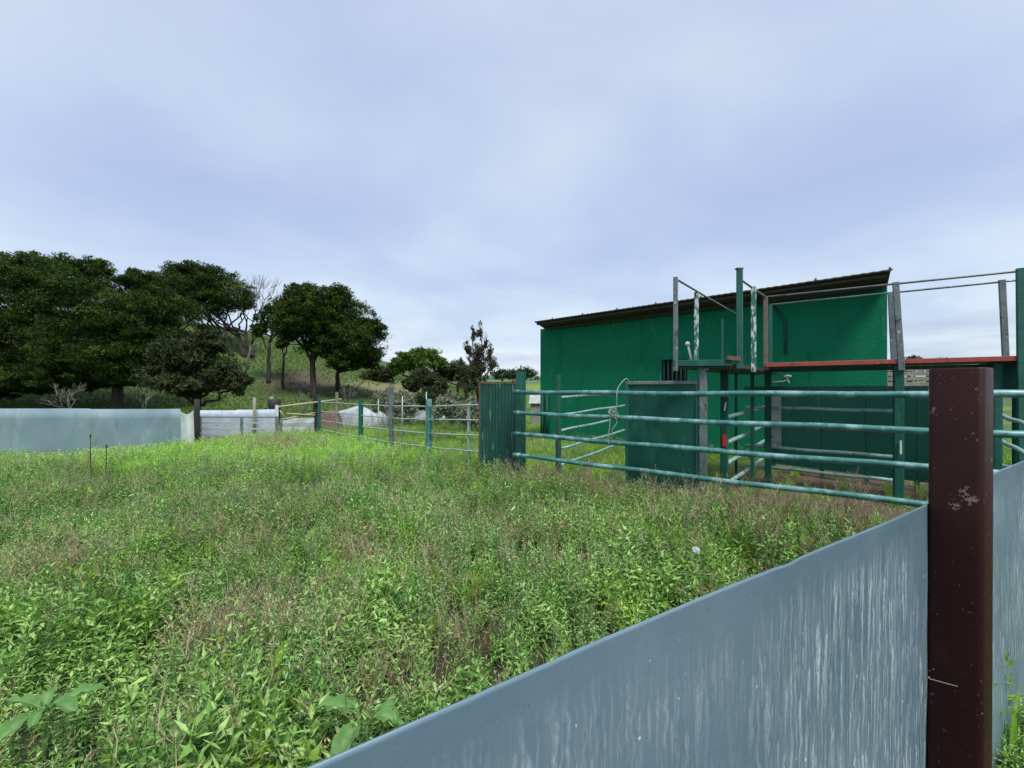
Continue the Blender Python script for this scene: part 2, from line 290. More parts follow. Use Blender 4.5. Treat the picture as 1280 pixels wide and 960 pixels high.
def ground_mat():
    m = pmat('meadow_ground', (.04, .078, .013), (.055, .1, .018), .35, .95, 0, .6, 14)
    t = m.node_tree; N = t.nodes.new; L = t.links.new; p = [n for n in t.nodes if n.type == 'BSDF_PRINCIPLED'][0]
    cur = p.inputs['Base Color'].links[0].from_socket
    g = N('ShaderNodeNewGeometry')
    def noi(sc, det=6, loc=(0, 0, 0), st=(1, 1, 1)):
        mp = N('ShaderNodeMapping'); mp.inputs['Location'].default_value = loc; mp.inputs['Scale'].default_value = st; L(g.outputs['Position'], mp.inputs[0])
        n = N('ShaderNodeTexNoise'); n.inputs['Scale'].default_value = sc; n.inputs['Detail'].default_value = det; n.inputs['Roughness'].default_value = .65; L(mp.outputs[0], n.inputs['Vector']); return n.outputs[0]
    def mr(x, a, b, c=0, d=1):
        r = N('ShaderNodeMapRange'); r.interpolation_type = 'SMOOTHSTEP'; r.inputs[1].default_value = a; r.inputs[2].default_value = b; r.inputs[3].default_value = c; r.inputs[4].default_value = d; L(x, r.inputs[0]); return r.outputs[0]
    def mul_(a, b):
        x = N('ShaderNodeMath'); x.operation = 'MULTIPLY'; L(a, x.inputs[0]); L(b, x.inputs[1]); return x.outputs[0]
    def mix(f, col):
        nonlocal cur
        x = N('ShaderNodeMixRGB'); L(f, x.inputs[0]); L(cur, x.inputs[1]); x.inputs[2].default_value = col + (1,); cur = x.outputs[0]
    def blob(cx, cy, r0, r1, st=(1, 1, 0)):      # soft edged patch of bare soil round a point
        s = N('ShaderNodeVectorMath'); s.operation = 'SUBTRACT'; L(g.outputs['Position'], s.inputs[0]); s.inputs[1].default_value = (cx, cy, 0)
        q = N('ShaderNodeVectorMath'); q.operation = 'MULTIPLY'; L(s.outputs[0], q.inputs[0]); q.inputs[1].default_value = st
        l = N('ShaderNodeVectorMath'); l.operation = 'LENGTH'; L(q.outputs[0], l.inputs[0])
        ad = N('ShaderNodeMath'); ad.operation = 'MULTIPLY_ADD'; L(noi(.5 / (r0 * .2), 5), ad.inputs[0]); ad.inputs[1].default_value = r1 * .9; L(l.outputs['Value'], ad.inputs[2])
        return mr(ad.outputs[0], r0 + r1 * .45, r1 + r1 * .45, 1, 0)
    sp = N('ShaderNodeSeparateXYZ'); L(g.outputs['Position'], sp.inputs[0])
    mix(mul_(mr(noi(.18, 6, (5, 2, 0)), .45, .62), mr(sp.outputs[1], 18, 26)), (.032, .06, .010))
    mix(mul_(mr(noi(.5, 7, (1, 7, 0)), .53, .7), mr(sp.outputs[1], 18, 26)), (.06, .085, .02))
    mix(mul_(mr(noi(2.2, 7, (1, 7, 0), (1, 1, .3)), .55, .75), mr(sp.outputs[1], 15, 22)), (.065, .08, .022))
    mix(blob(*FIELD_FAR, 14, 26, (.8, .38, 0)), (.13, .20, .03))
    mix(mr(sp.outputs[1], 120, 170), (.07, .15, .06))
    mix(blob(*DRY_SLOPE, 1.5, 4.5, (.7, .8, 0)), (.15, .14, .06))
    mix(blob(*BARE, .6, 4.0, (1, .7, 0)), (.066, .05, .030))
    mix(mr(sp.outputs[1], 9.5, 7.5), (.03, .032, .014))  # soil under the near weeds, darkened to paint in their shadow gaps
    mix(blob(*DIRT, 1.6, 3.2), (.075, .048, .034))
    L(cur, p.inputs['Base Color']); return m
FIELD_FAR = (22, 80); DRY_SLOPE = (-9.5, 37); BARE = (-17.0, 35); DIRT = (5.6, 6.2)

# ================================================================== the setting: ground sheet
def axis(lo, hi, fine_lo, fine_hi, step, growth=1.18):
    a = list(np.arange(fine_lo, fine_hi + 1e-6, step)); s = step; x = fine_hi
    while x < hi: s *= growth; x += s; a.append(min(x, hi))
    s = step; x = fine_lo
    while x > lo: s *= growth; x -= s; a.insert(0, max(x, lo))
    return sorted(set(round(v, 4) for v in a))
xs = axis(-3000, 3000, -18, 10, .25, 1.12); ys = axis(-60, 4000, -1, 18, .25, 1.09)
V = np.array([(x, y, ground(x, y)) for y in ys for x in xs], dtype=np.float32); nx = len(xs)
Fc = np.array([(j * nx + i, j * nx + i + 1, (j + 1) * nx + i + 1, (j + 1) * nx + i) for j in range(len(ys) - 1) for i in range(nx - 1)])
g_ob = fast('ground', V, Fc, ground_mat(), smooth=True); COL.objects.link(g_ob); g_ob['kind'] = 'structure'

# ================================================================== near sheet fence and brown post
fence = thing('sheet_metal_fence', 'blue grey sheet metal fence streaked with white droppings, held by a dark brown steel post', 'fence', SP + Vector((0, 0, -.4)))
TOPZ = 1.166
def sheet(name, t0, t1, label=None, dent=None):
    nu = int((t1 - t0) / .04) + 2; zs = [-.75, -.5, -.2, .1, .3, .5, .7, .85, .95, 1.02, 1.07, 1.10, 1.13, TOPZ - .008, TOPZ]
    vs = []; uvs = []
    for i in range(nu):
        t = t0 + (t1 - t0) * i / (nu - 1)
        for z in zs:
            dz = 0; off = .007 * math.sin(t * 2.1 + z * 1.6) + .004 * mnoise.noise(Vector((t * 3, z * 3, 0)))
            if dent:
                k = math.exp(-((t - dent) / .035) ** 2)
                off += .004 * k * sm((z - .95) / .2); dz = -.0018 * k * sm((z - 1.0) / .15)
            dz += (.0012 * mnoise.noise(Vector((t * 5, 1, 0))) + .0008 * mnoise.noise(Vector((t * 23, 4, 0)))) * sm((z - .9) / .2)
            p = SP + SD * t + SN * off; vs.append((p.x, p.y, z + dz)); uvs.append((t, z))
    nz = len(zs); n0 = len(vs)
    vs += [tuple(Vector(v) - SN * .003) for v in vs]
    fs = []
    for i in range(nu - 1):
        for k in range(nz - 1):
            a = i * nz + k; b = (i + 1) * nz + k; fs.append((a, b, b + 1, a + 1)); fs.append((n0 + a, n0 + a + 1, n0 + b + 1, n0 + b))
        a = i * nz + nz - 1; b = a + nz; fs.append((a, b, n0 + b, n0 + a))
    mb = MB(); mb.v = vs; mb.f = fs; o = mb.build(name, M['sheet'], fence, True, label)
    uv = o.data.uv_layers.new(name='UVMap'); uu = uvs + uvs
    for l in o.data.loops: uv.data[l.index].uv = uu[l.vertex_index]
    return o
sheet('sheet', -4.2, .06, dent=-1.035); sheet('sheet', .064, 3.33, 'sheet beyond the brown post')
# post: square tube with rounded corners and a cap
w = .148; r = .018
pc = SP + SN * (w / 2 + .006) + SD * (w / 2 - .002)
prof = []
for cx, cy, a0 in ((1, 1, 0), (-1, 1, 90), (-1, -1, 180), (1, -1, 270)):
    for k in range(5):
        a = math.radians(a0 + k * 22.5); prof.append((cx * (w / 2 - r) + r * math.cos(a), cy * (w / 2 - r) + r * math.sin(a)))
mb = MB(); n = len(prof); zz = [-.8, .2, .9, 1.674, 1.679]; lean = Vector((-.004, 0, 0))
vs = []
for k, z in enumerate(zz):
    s = 1 if k < 4 else .965
    vs += [pc + lean * (1 - z) + SD * p[0] * s + SN * p[1] * s + Vector((0, 0, z)) for p in prof]
mb.add(vs, [(k * n + i, k * n + (i + 1) % n, (k + 1) * n + (i + 1) % n, (k + 1) * n + i) for k in range(4) for i in range(n)] + [tuple(4 * n + i for i in range(n))])
def chip(mat, pts):
    t = mat.node_tree; N = t.nodes.new; L = t.links.new; p = [n for n in t.nodes if n.type == 'BSDF_PRINCIPLED'][0]; cur = p.inputs['Base Color'].links[0].from_socket; g = N('ShaderNodeNewGeometry')
    n = N('ShaderNodeTexNoise'); n.inputs['Scale'].default_value = 70; n.inputs['Detail'].default_value = 5; n.inputs['Roughness'].default_value = .7; L(g.outputs['Position'], n.inputs['Vector'])
    for q, rad, th in pts:
        s_ = N('ShaderNodeVectorMath'); s_.operation = 'DISTANCE'; L(g.outputs['Position'], s_.inputs[0]); s_.inputs[1].default_value = q
        a = N('ShaderNodeMapRange'); a.inputs[1].default_value = 0; a.inputs[2].default_value = rad; a.inputs[3].default_value = .22; a.inputs[4].default_value = 0; L(s_.outputs['Value'], a.inputs[0])
        b = N('ShaderNodeMath'); b.operation = 'ADD'; L(a.outputs[0], b.inputs[0]); L(n.outputs[0], b.inputs[1])
        c = N('ShaderNodeMapRange'); c.inputs[1].default_value = th; c.inputs[2].default_value = th + .02; L(b.outputs[0], c.inputs[0])
        m = N('ShaderNodeMixRGB'); L(c.outputs[0], m.inputs[0]); L(cur, m.inputs[1]); m.inputs[2].default_value = (.19, .125, .11, 1); cur = m.outputs[0]
    L(cur, p.inputs['Base Color'])
chip(M['brown'], [(tuple(W(1210, 1.552, py=621)), .055, .66), (tuple(W(1194, 1.578, py=632)), .035, .67), (tuple(W(1222, 1.533, py=483)), .03, .68), (tuple(W(1168, 1.62, py=515)), .06, .74), (tuple(W(1214, 1.546, py=545)), .04, .72)])
pb = mb.build('post', M['brown'], fence, True, 'dark brown red square steel post with chipped paint')
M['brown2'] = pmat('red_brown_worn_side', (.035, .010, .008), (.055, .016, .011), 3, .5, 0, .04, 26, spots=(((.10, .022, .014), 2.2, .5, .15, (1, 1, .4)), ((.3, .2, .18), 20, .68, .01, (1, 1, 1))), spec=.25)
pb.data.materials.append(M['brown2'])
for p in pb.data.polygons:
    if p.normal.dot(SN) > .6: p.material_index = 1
# bent nail
mb = MB(); mb.tube([W(1160, 1.6, py=846) , W(1163, 1.595, py=849), W(1197, 1.555, py=858)], [.0045, .0022, .0016], 6)
mb.v = [tuple(Vector(v)) for v in mb.v]
o = mb.build('nail', M['barkgrey'], pb, True)

# ================================================================== corral pipe fence
def rail_obj(p0, p1, r, mat, parent, n=10, sag=.0, name='rail', seg=8, wob=.006, label=None):
    mb = MB(); p0 = Vector(p0); p1 = Vector(p1); ph = random.random() * 9
    pts = [p0.lerp(p1, i / seg) + Vector((0, 0, -sag * math.sin(math.pi * i / seg) + wob * math.sin(i * 1.3 + ph) * (0 < i < seg))) for i in range(seg + 1)]
    mb.tube(pts, r, n); return mb.build(name, mat, parent, True, label)
def post_obj(px, D, z0, z1, w, mat, parent, name='post', label=None, lean=0, d=None, cap=False):
    b = W(px, D, z0); t = W(px, D, z1) + Vector((lean, 0, 0)); mb = MB(); mb._prism(b, t, CDIR, CN, w, d or w, .1)
    o = mb.build(name, mat, parent, False, label)
    if cap: m2 = MB(); m2._prism(t + Vector((0, 0, .0)), t + Vector((0, 0, .012)), CDIR, CN, w * 1.12, (d or w) * 1.12, .1); m2.build('cap', mat, o)
    return o
cf = thing('pipe_rail_fence', 'green pipe fence of four thick worn rails running right from a tall square green post', 'fence', W(651, 6.85, 0))
post_obj(651, 6.9, -.3, 1.885, .125, M['post'], cf, label='tall square green end post')
end = CA + CDIR * 5.5
for k, z in enumerate((1.562, 1.235, .905, .573)):
    a = CA - CN * .085 - CDIR * .06; rail_obj(a + Vector((0, 0, z)), end - CN * .085 + Vector((0, 0, z + .003)), .032 - .001 * (k > 2), M['rail'], cf, 12, .012, seg=14)
    mb = MB(); c = CA - CN * .085 + Vector((0, 0, z)); mb.tube([c - CDIR * .03, c + CDIR * .07], .038, 12); mb.build('collar', M['rail'], cf, True)
for px in (1247,):
    post_obj(px, 3.85, -.3, 1.56, .05, M['post'], cf)
mb = MB(); c = W(652, 6.78, py=480)
# second corral fence running away from the post at photo x 698
CRS = Vector((.595, .804, 0)).normalized()
f2 = thing('cross_rail_fence', 'pale green five rail fence running back towards the green barn beside a rusty post', 'fence', W(698, 7.1, 0))
post_obj(698, 7.1, -.2, 1.85, .075, M['post'], f2, label='dark green post with rusty lower half')
for z0, z1 in ((1.47, 1.53), (1.18, 1.25), (.92, .99), (.62, .70), (.35, .44)):
    rail_obj(W(701, 7.15, z0), W(786, 9.9, z1), .024, M['railpale'], f2, 8)
post_obj(788, 9.95, -.1, 1.7, .07, M['post'], f2)
mb = MB(); mb._prism(W(698, 7.06, .0), W(698, 7.06, 1.0), CDIR, CN, .076, .002); mb.build('rust_patch', M['rust'], f2)

# dark sheet panel behind the rails
pn = thing('framed_gate_panel', 'dark green flat steel panel standing behind the pipe rails under the platform', 'panel', W(826, 5.6, .1))
p0 = W(784, 5.95, 0); p1 = W(872, 5.42, 0); pd = (p1 - p0).normalized(); pm = pd.cross(Vector((0, 0, 1)))
mb = MB(); mb._prism(p0 + Vector((0, 0, 1.0)), p1 + Vector((0, 0, 1.0)), pm, Vector((0, 0, 1)), .006, 1.36, 0.02); mb.build('sheet', M['panel'], pn)
for z in (1.69, .34):
    mb = MB(); mb.bar(p0 + Vector((0, 0, z)) - pd * .01, p1 + Vector((0, 0, z)) + pd * .01, .045, .045); mb.build('frame_bar', M['postgrey'] if z > 1 else M['post'], pn)
for p in (p0, p1):
    mb = MB(); mb._prism(p + Vector((0, 0, .363)), p + Vector((0, 0, 1.667)), pd, pm, .045, .045); mb.build('frame_bar', M['post'], pn)
mb = MB(); mb.tube([p0 + pd * .45 + Vector((0, 0, 1.71)), p0 + pd * .45 + Vector((0, 0, 1.82))], .006, 6); mb.build('pin', M['post'], pn)
# shadow under the panel, added as a black ring half buried in weeds
tp = W(812, 5.55, .17); shd = thing('panel_shade_ring', 'black ring in weeds standing in for the shadow below the dark green panel', 'shadow stand-in', tp)
mb = MB(); R_, r_ = .24, .085; vs = []; fs = []
for i in range(28):
    for k in range(10):
        a = i * 2 * math.pi / 28; b = k * 2 * math.pi / 10; rr = R_ + r_ * math.cos(b) * 1.1; vs.append(tp + Vector((rr * math.cos(a), rr * math.sin(a), r_ * math.sin(b) + .05 * math.cos(a) + (.006 if i % 2 and abs(math.cos(b)) > .3 else 0))))
        fs.append((i * 10 + k, ((i + 1) % 28) * 10 + k, ((i + 1) % 28) * 10 + (k + 1) % 10, i * 10 + (k + 1) % 10))
mb.add(vs, fs); mb.build('shade_body', M['rubber'], shd, True)

# rope tied on the rails
rp = thing('rope', 'pale frayed rope knotted round the pipe rails beside the dark panel', 'rope', W(770, 5.72, 1.4))
def wire(pts, r, name, mat, par, n=6):
    P = [Vector(p) for p in pts]; out_ = []
    for i in range(len(P) - 1):
        a = P[max(i - 1, 0)]; b = P[i]; c = P[i + 1]; d = P[min(i + 2, len(P) - 1)]
        for t in (0, .25, .5, .75):
            out_.append(.5 * ((2 * b) + (c - a) * t + (2 * a - 5 * b + 4 * c - d) * t * t + (3 * b - a - 3 * c + d) * t ** 3))
    out_.append(P[-1]); mb = MB(); mb.tube(out_, r, n); return mb.build(name, mat, par, True)
wire([W(786, 5.92, py=476), W(783, 5.9, py=473.5), W(779, 5.85, py=476), W(773, 5.8, py=484), W(771, 5.66, py=492), W(771, 5.66, py=505), W(769, 5.66, py=513), W(763, 5.66, py=521), W(762, 5.66, py=535), W(760, 5.66, py=545), W(761, 5.66, py=556)], .0065, 'cord', M['rope'], rp)
for k in range(7):
    c = W(766 + random.uniform(-2, 4), 5.68, py=517 + random.uniform(-3, 3)); R2 = .05
    wire([c + Vector((R2 * math.cos(a + k) * .9, R2 * .8 * math.sin(a * 1 + k * 2) - .0, R2 * math.sin(a + k * .7))) for a in np.linspace(0, 5.6, 7)], .005, 'loop', M['rope'], rp)
wire([W(768, 5.66, py=520), W(771, 5.65, py=528), W(765, 5.65, py=538), W(767, 5.66, py=545)], .006, 'loose_end', M['rope'], rp)

# ================================================================== corrugated panel
cp = thing('corrugated_panel', 'dark green corrugated sheet panel with rusty top edge beside the tall green post', 'panel', W(624, 7.35, 0))
a = W(601, 7.6, 0); b = W(649, 7.25, 0); dd = (b - a).normalized(); nn = dd.cross(Vector((0, 0, 1))); Lg = (b - a).length
mb = MB(); K = 12 * 8; vs = []
for i in range(K + 1):
    t = i / K; ph = (t * 12) % 1; off = .02 * (1 if ph < .3 else (1 - (ph - .3) / .15 if ph < .45 else (0 if ph < .85 else (ph - .85) / .15)))
    for z in (.2, 1.70): vs.append(a + dd * Lg * t + nn * off + Vector((0, 0, z)))
mb.add(vs, [(2 * i, 2 * i + 2, 2 * i + 3, 2 * i + 1) for i in range(K)]); n0 = len(mb.v)
mb.add([Vector(v) - nn * .003 for v in vs], [(2 * i, 2 * i + 1, 2 * i + 3, 2 * i + 2) for i in range(K)])
M['corr'] = pmat('green_corrugated_paint', (.008, .06, .045), (.018, .09, .07), 4, .5, .1, .1, stretch=(3, 3, .4), spots=((PALE, 12, .6, .1, (2, 2, .2)), ((.02, .03, .035), 2.5, .55, .2, (1, 1, 1))))
mb.build('sheet', M['corr'], cp)
mb = MB(); mb.bar(a + Vector((0, 0, 1.715)), b + Vector((0, 0, 1.725)), .04, .03); mb.build('top_rail', M['rust'], cp)
mb = MB(); mb.bar(b + Vector((0, 0, 1.742)) - dd * .14, b + Vector((0, 0, 1.742)) - dd * .04, .05, .012); mb.build('red_reflector', M['redbright'], cp)
mb = MB(); mb._prism(a + Vector((0, 0, -.1)) - dd * .02, a + Vector((0, 0, 1.74)) - dd * .02, dd, nn, .035, .035); mb.build('side_bar', M['rust'], cp)

# ================================================================== light rail fence on the left
lf = thing('thin_rail_fence', 'thin grey green livestock fence of four rails receding left from the tall green post', 'fence', W(536, 9.3, 0))
def LD(px): return .3 * F / (21.5 - .0412 * (645 - px)) if px > 300 else 15
def ltop(px): D = LD(px); return 1.36 - .175 * sm((645 - px) / 170)
segs = [(647, 538), (538, 489), (489, 451), (451, 397)]
for (u, v) in segs:
    Du, Dv = LD(u), LD(v)
    for k in range(4):
        rail_obj(W(u, Du, ltop(u) - .3 * k + random.uniform(-.01, .01)), W(v, Dv, ltop(v) - .3 * k + random.uniform(-.01, .01)), .016, M['lightrail'], lf, 8, wob=.004)
post_obj(586, LD(586) + .03, -.1, ltop(586) + .02, .05, M['lightrail'], lf)
post_obj(536, LD(536), -.2, ltop(536) + .16, .1, M['rail'], lf, label='teal green post')
post_obj(489, LD(489), -.2, ltop(489) + .50, .095, M['postgrey'], lf, label='tall pale grey post')
post_obj(451, LD(451), -.2, ltop(451) + .17, .1, M['post'], lf)
post_obj(395, LD(395), -.2, ltop(395) + .28, .16, M['bark'], lf, label='dark timber end post')
post_obj(399, LD(399) - .12, -.2, ltop(399) + .2, .08, M['post'], lf)
post_obj(421, LD(421), -.2, ltop(421) + .34, .07, M['wood'], lf)
for k in range(3):
    mb = MB(); mb.tube([W(472 + 30 * k, LD(472 + 30 * k) + .1, -.1), W(473 + 30 * k, LD(472 + 30 * k) + .1, 1.35 + .1 * k)], .012, 6); mb.build('stake', M['lightrail'], lf, True)

# ================================================================== left boundary of sheets
lb = thing('sheet_boundary_fence', 'long pale blue grey sheet metal fence below the dark pine trees on the left', 'fence', W(100, 12.5, -.3))
def flat_sheet(pxa, pxb, Da, Db, z0, z1, mat, par, name='sheet', amp=.015, label=None):
    A = W(pxa, Da, 0); B = W(pxb, Db, 0); d = (B - A).normalized(); nn_ = d.cross(Vector((0, 0, 1))); n_ = max(6, int((B - A).length / .12)); vs = []; zs = np.linspace(z0, z1, 7)
    for i in range(n_ + 1):
        p = A.lerp(B, i / n_)
        for z in zs: vs.append(p + nn_ * amp * mnoise.noise(Vector((p.x * 1.3, z * 2, 3))) + Vector((0, 0, z + .012 * mnoise.noise(Vector((p.x * .9, 7, 0))) * (z > z1 - .3))))
    k = len(vs); vs += [v - nn_ * .004 for v in vs]; fs = []
    for i in range(n_):
        for j in range(6): a_ = i * 7 + j; b_ = a_ + 7; fs += [(a_, b_, b_ + 1, a_ + 1), (k + a_, k + a_ + 1, k + b_ + 1, k + b_)]
        fs.append((i * 7 + 6, i * 7 + 13, k + i * 7 + 13, k + i * 7 + 6))
    mb = MB(); mb.add(vs, fs); return mb.build(name, mat, par, True, label)
edges = [-330, -215, -105, 2, 112, 226]
for a_, b_ in zip(edges[:-1], edges[1:]):
    h_ = random.uniform(-.012, .012); flat_sheet(a_ - 5, b_, 12.46, 12.52, -.7, 1.045 + h_, M['bluesheet'], lb, amp=.03)
for px in edges[:-1]: post_obj(px, 12.56, -.7, .99, .05, M['postgrey'], lb, 'fence_post')
# curled white sheet and dark post
cw = thing('curled_white_sheet', 'bent white metal sheet leaning at the end of the blue grey fence', 'metal sheet', W(234, 12.4, .1))
mb = MB(); vs = []
for i in range(9):
    t = i / 8
    for j in range(8):
        s = j / 7; px = (225 + 4 * s * (1 - s) + (1 - t) * 0) * (1 - t) + (243 - 1.5 * s) * t
        if j == 0: px += 3 * (1 - t)
        vs.append(W(px, 12.35 - .10 * math.sin(t * math.pi) - .05 * s, 0) + Vector((0, 0, -.1 + s * (1.12 - .10 * math.sin(t * 3) - .03 * (1 - t)))))
k = len(vs); vs += [v + Vector((0, .012, 0)) for v in vs]
mb.add(vs, [(i * 8 + j, (i + 1) * 8 + j, (i + 1) * 8 + j + 1, i * 8 + j + 1) for i in range(8) for j in range(7)] + [(k + i * 8 + j, k + i * 8 + j + 1, k + (i + 1) * 8 + j + 1, k + (i + 1) * 8 + j) for i in range(8) for j in range(7)])
mb.build('bent_sheet', M['white'], cw, True)
# pale sheets and hurdles right of it
ps = thing('pale_sheet_fence', 'pale galvanised sheet fence standing behind the steel hurdles', 'fence', W(295, 13.3, 0))
flat_sheet(249, 296, 13.3, 13.4, -.2, .96, M['whitesheet'], ps); flat_sheet(296, 345, 13.4, 13.5, -.2, .98, M['whitesheet'], ps)
mb = MB(); A = W(352, 14.2, 0); B = W(394, 14.4, 0)
for k, (z0, z1) in enumerate(((.0, .28), (.283, .5), (.504, .66))):
    pass
lowb = thing('low_board_fence', 'low white and grey horizontal boards between the hurdle and the dark timber post', 'fence', W(372, 14.3, 0))
for k, (z0, z1, mt) in enumerate(((-.02, .17, 'whitesheet'), (.18, .37, 'white'), (.38, .47, 'whitesheet'), (.48, .66, 'white'))):
    mb = MB(); d_ = (B - A).normalized(); mb._prism(A + Vector((0, 0, (z0 + z1) / 2)), B + Vector((0, 0, (z0 + z1) / 2)), d_.cross(Vector((0, 0, 1))), Vector((0, 0, 1)), .02 + .004 * k, z1 - z0, .1); mb.build('board', M[mt], lowb)
hd = thing('steel_hurdle', 'grey steel hurdle of five rails in front of the pale sheets', 'hurdle', W(296, 12.9, 0))
for k, z in enumerate((.76, .59, .41, .23, .08)):
    mb = MB(); mb.bar(W(249, 12.9, z + .02), W(347, 13.1, z), .025, .045 if k else .035); mb.build('rail', M['galv'] if k else M['postgrey'], hd)
for px in (250, 302, 346): post_obj(px, 12.87 + (px - 250) * .002, -.1, .79, .07, M['postgrey'], hd, 'upright')
dp = thing('dark_timber_post', 'dark timber post at the junction of white sheet and hurdle', 'post', W(246, 12.7, 0))
mb = MB(); mb.tube([W(246, 12.7, -.4), W(245.5, 12.7, .5), W(246.5, 12.7, 1.0), W(246, 12.7, 1.32)], [.085, .08, .07, .065], 9); mb.build('timber', M['bark'], dp, True)
wp = thing('pale_stake', 'thin pale stake rising behind the galvanised sheet', 'stake', W(318, 13.2, 0))
mb = MB(); mb.tube([W(318, 13.25, -.1), W(318, 13.25, 1.36)], .045, 8); mb.build('stake_pole', M['wood'], wp, True)
yp = thing('pole_rail_gate', 'pale yellowish pole rails tied between a white post and the dark timber post', 'gate', W(370, 13.8, 0))
for pa, pb_, r_ in (((345, 13.5, 509), (427, 14.9, 499), .036), ((352, 13.6, 524.5), (394, 14.2, 516), .03), ((350, 13.55, 513), (358, 13.7, 525), .025), ((358, 13.7, 517), (394, 14.1, 519), .028)):
    mb = MB(); mb.tube([W(pa[0], pa[1], py=pa[2]), W(pb_[0], pb_[1], py=pb_[2])], [r_, r_ * .8], 8); mb.build('pole', M['yellow'], yp, True)
post_obj(346, 13.45, -.1, 1.12, .08, M['white'], yp, 'gate_post'); post_obj(351, 13.5, -.1, .7, .06, M['postgrey'], yp, 'gate_post')
bk = thing('black_bin', 'small black tub sitting behind the corner of the pale sheets', 'tub', W(343, 13.9, .8))
mb = MB(); mb.tube([W(343, 13.9, .6), W(343, 13.9, 1.1), W(343, 13.9, 1.28), W(343, 13.9, 1.3)], [.17, .19, .2, .15], 14); mb.build('tub_body', M['rubber'], bk, True)
lp = thing('leaning_grey_post', 'short grey post leaning behind the pale sheets', 'post', W(338, 13.8, .6))
mb = MB(); mb.tube([W(334, 13.8, .3), W(340, 13.8, 1.38)], [.07, .06], 8); mb.build('leaning_pole', M['wood'], lp, True)

# ================================================================== barn
E1 = W(668, 12.8, 0); E2 = W(1113.5, 7.25, 0); W1 = W(675.5, 13.3, 0); W2 = W(1109, 7.73, 0)
wd_ = (W2 - W1).normalized(); bk_ = Vector((-wd_.y, wd_.x, 0)); bk_ = Vector((.6, .8, 0))
barn = thing('green_barn', 'green rendered barn with a dark mono pitch roof behind the corral', 'barn', (W1 + W2) / 2)
Lw = (W2 - W1).length
def wp_(t, z, o=0): return W1 + wd_ * t - bk_ * o + Vector((0, 0, z))
# window opening position on the wall
def wall_t(px):
    u = (px - 640) / F; return (u * W1.y - W1.x) / (wd_.x - u * wd_.y)
def wall_z(px, py):
    D = W1.y + wd_.y * wall_t(px); return EYE - (py - HOR) / F * D
t0w, t1w = wall_t(827), wall_t(859); z1w = wall_z(843, 449); z0w = z1w - .9
TH = 3.46; mb = MB()
def wallbox(ta, tb, za, zb):
    c = W1 + wd_ * (ta + tb) / 2 + bk_ * .1 + Vector((0, 0, (za + zb) / 2)); mb.box(c, (tb - ta, .2, zb - za), ax=(wd_, bk_, Vector((0, 0, 1))))
wallbox(0, t0w, -.3, TH); wallbox(t1w, Lw, -.3, TH); wallbox(t0w, t1w, -.3, z0w); wallbox(t0w, t1w, z1w, TH)
for (pa, hb) in ((0, 1), (Lw - .2, 1)):
    vs = []
    for s in (.203, 4.2):
        h = TH - (s) * .22
        for t in (pa + .003, pa + .197): vs += [W1 + wd_ * t + bk_ * s + Vector((0, 0, -.3)), W1 + wd_ * t + bk_ * s + Vector((0, 0, h))]
    mb.add(vs, [(0, 2, 3, 1), (4, 5, 7, 6), (0, 1, 5, 4), (2, 6, 7, 3), (1, 3, 7, 5), (0, 4, 6, 2)])
c = W1 + wd_ * Lw / 2 + bk_ * 4.1 + Vector((0, 0, 1.1)); mb.box(c, (Lw - .42, .2, 2.8), ax=(wd_, bk_, Vector((0, 0, 1))))
mb.build('wall', M['barn'], barn)
# corrugated roof sheet, high edge to the front
ed = (E2 - E1).normalized(); mb = MB(); vs = []; K = 240
Lr = (E2 - E1).length
for i in range(K + 1):
    for s, (zo) in ((0, 3.60), (5.0, 3.60 - 5.0 * .24)):
        vs.append(E1 + ed * Lr * i / K + bk_ * s + Vector((0, 0, zo + .004 * math.sin(i * math.pi / 2))))
n0 = len(vs); vs += [v + Vector((0, 0, .02)) for v in vs]
fs = []
for i in range(K): a = 2 * i; fs += [(a, a + 1, a + 3, a + 2), (n0 + a, n0 + a + 2, n0 + a + 3, n0 + a + 1), (a, a + 2, n0 + a + 2, n0 + a), (a + 1, n0 + a + 1, n0 + a + 3, a + 3)]
fs += [(0, n0, n0 + 1, 1), (2 * K, 2 * K + 1, n0 + 2 * K + 1, n0 + 2 * K)]
mb.add(vs, fs); roof = mb.build('roof', M['roof'], barn)
mb = MB(); mb.bar(E1 + ed * .05 + bk_ * .09 + Vector((0, 0, 3.54)), E2 - ed * .05 + bk_ * .09 + Vector((0, 0, 3.54)), .05, .055); mb.build('purlin', M['timber'], roof)
mb = MB(); mb.bar(E1 + ed * .2 + bk_ * .45 + Vector((0, 0, 3.44)), E2 - ed * .02 + bk_ * .45 + Vector((0, 0, 3.44)), .06, .09); mb.build('purlin', M['timber'], roof)
t = .6
while t < Lr:
    mb = MB(); p = E1 + ed * t + bk_ * .12 + Vector((0, 0, 3.61)); mb.tube([p, p + Vector((0, 0, .07))], .018, 6); mb.tube([p + Vector((0, 0, .02)), p + Vector((0, 0, .035))], .04, 8); mb.build('roof_bolt', M['rust'], roof); t += 1.05
# window with bars
wn = MB(); wn.box(wp_((t0w + t1w) / 2, (z0w + z1w) / 2, -.17), (t1w - t0w, .02, z1w - z0w), ax=(wd_, bk_, Vector((0, 0, 1)))); wno = wn.build('window', M['dark'], barn)
for k in range(6):
    mb = MB(); t = t0w + (t1w - t0w) * (k + .5) / 6; mb.tube([wp_(t, z0w + .003, -.03), wp_(t, z1w - .003, -.03)], .012, 6); mb.build('bar', M['post'], wno, True)
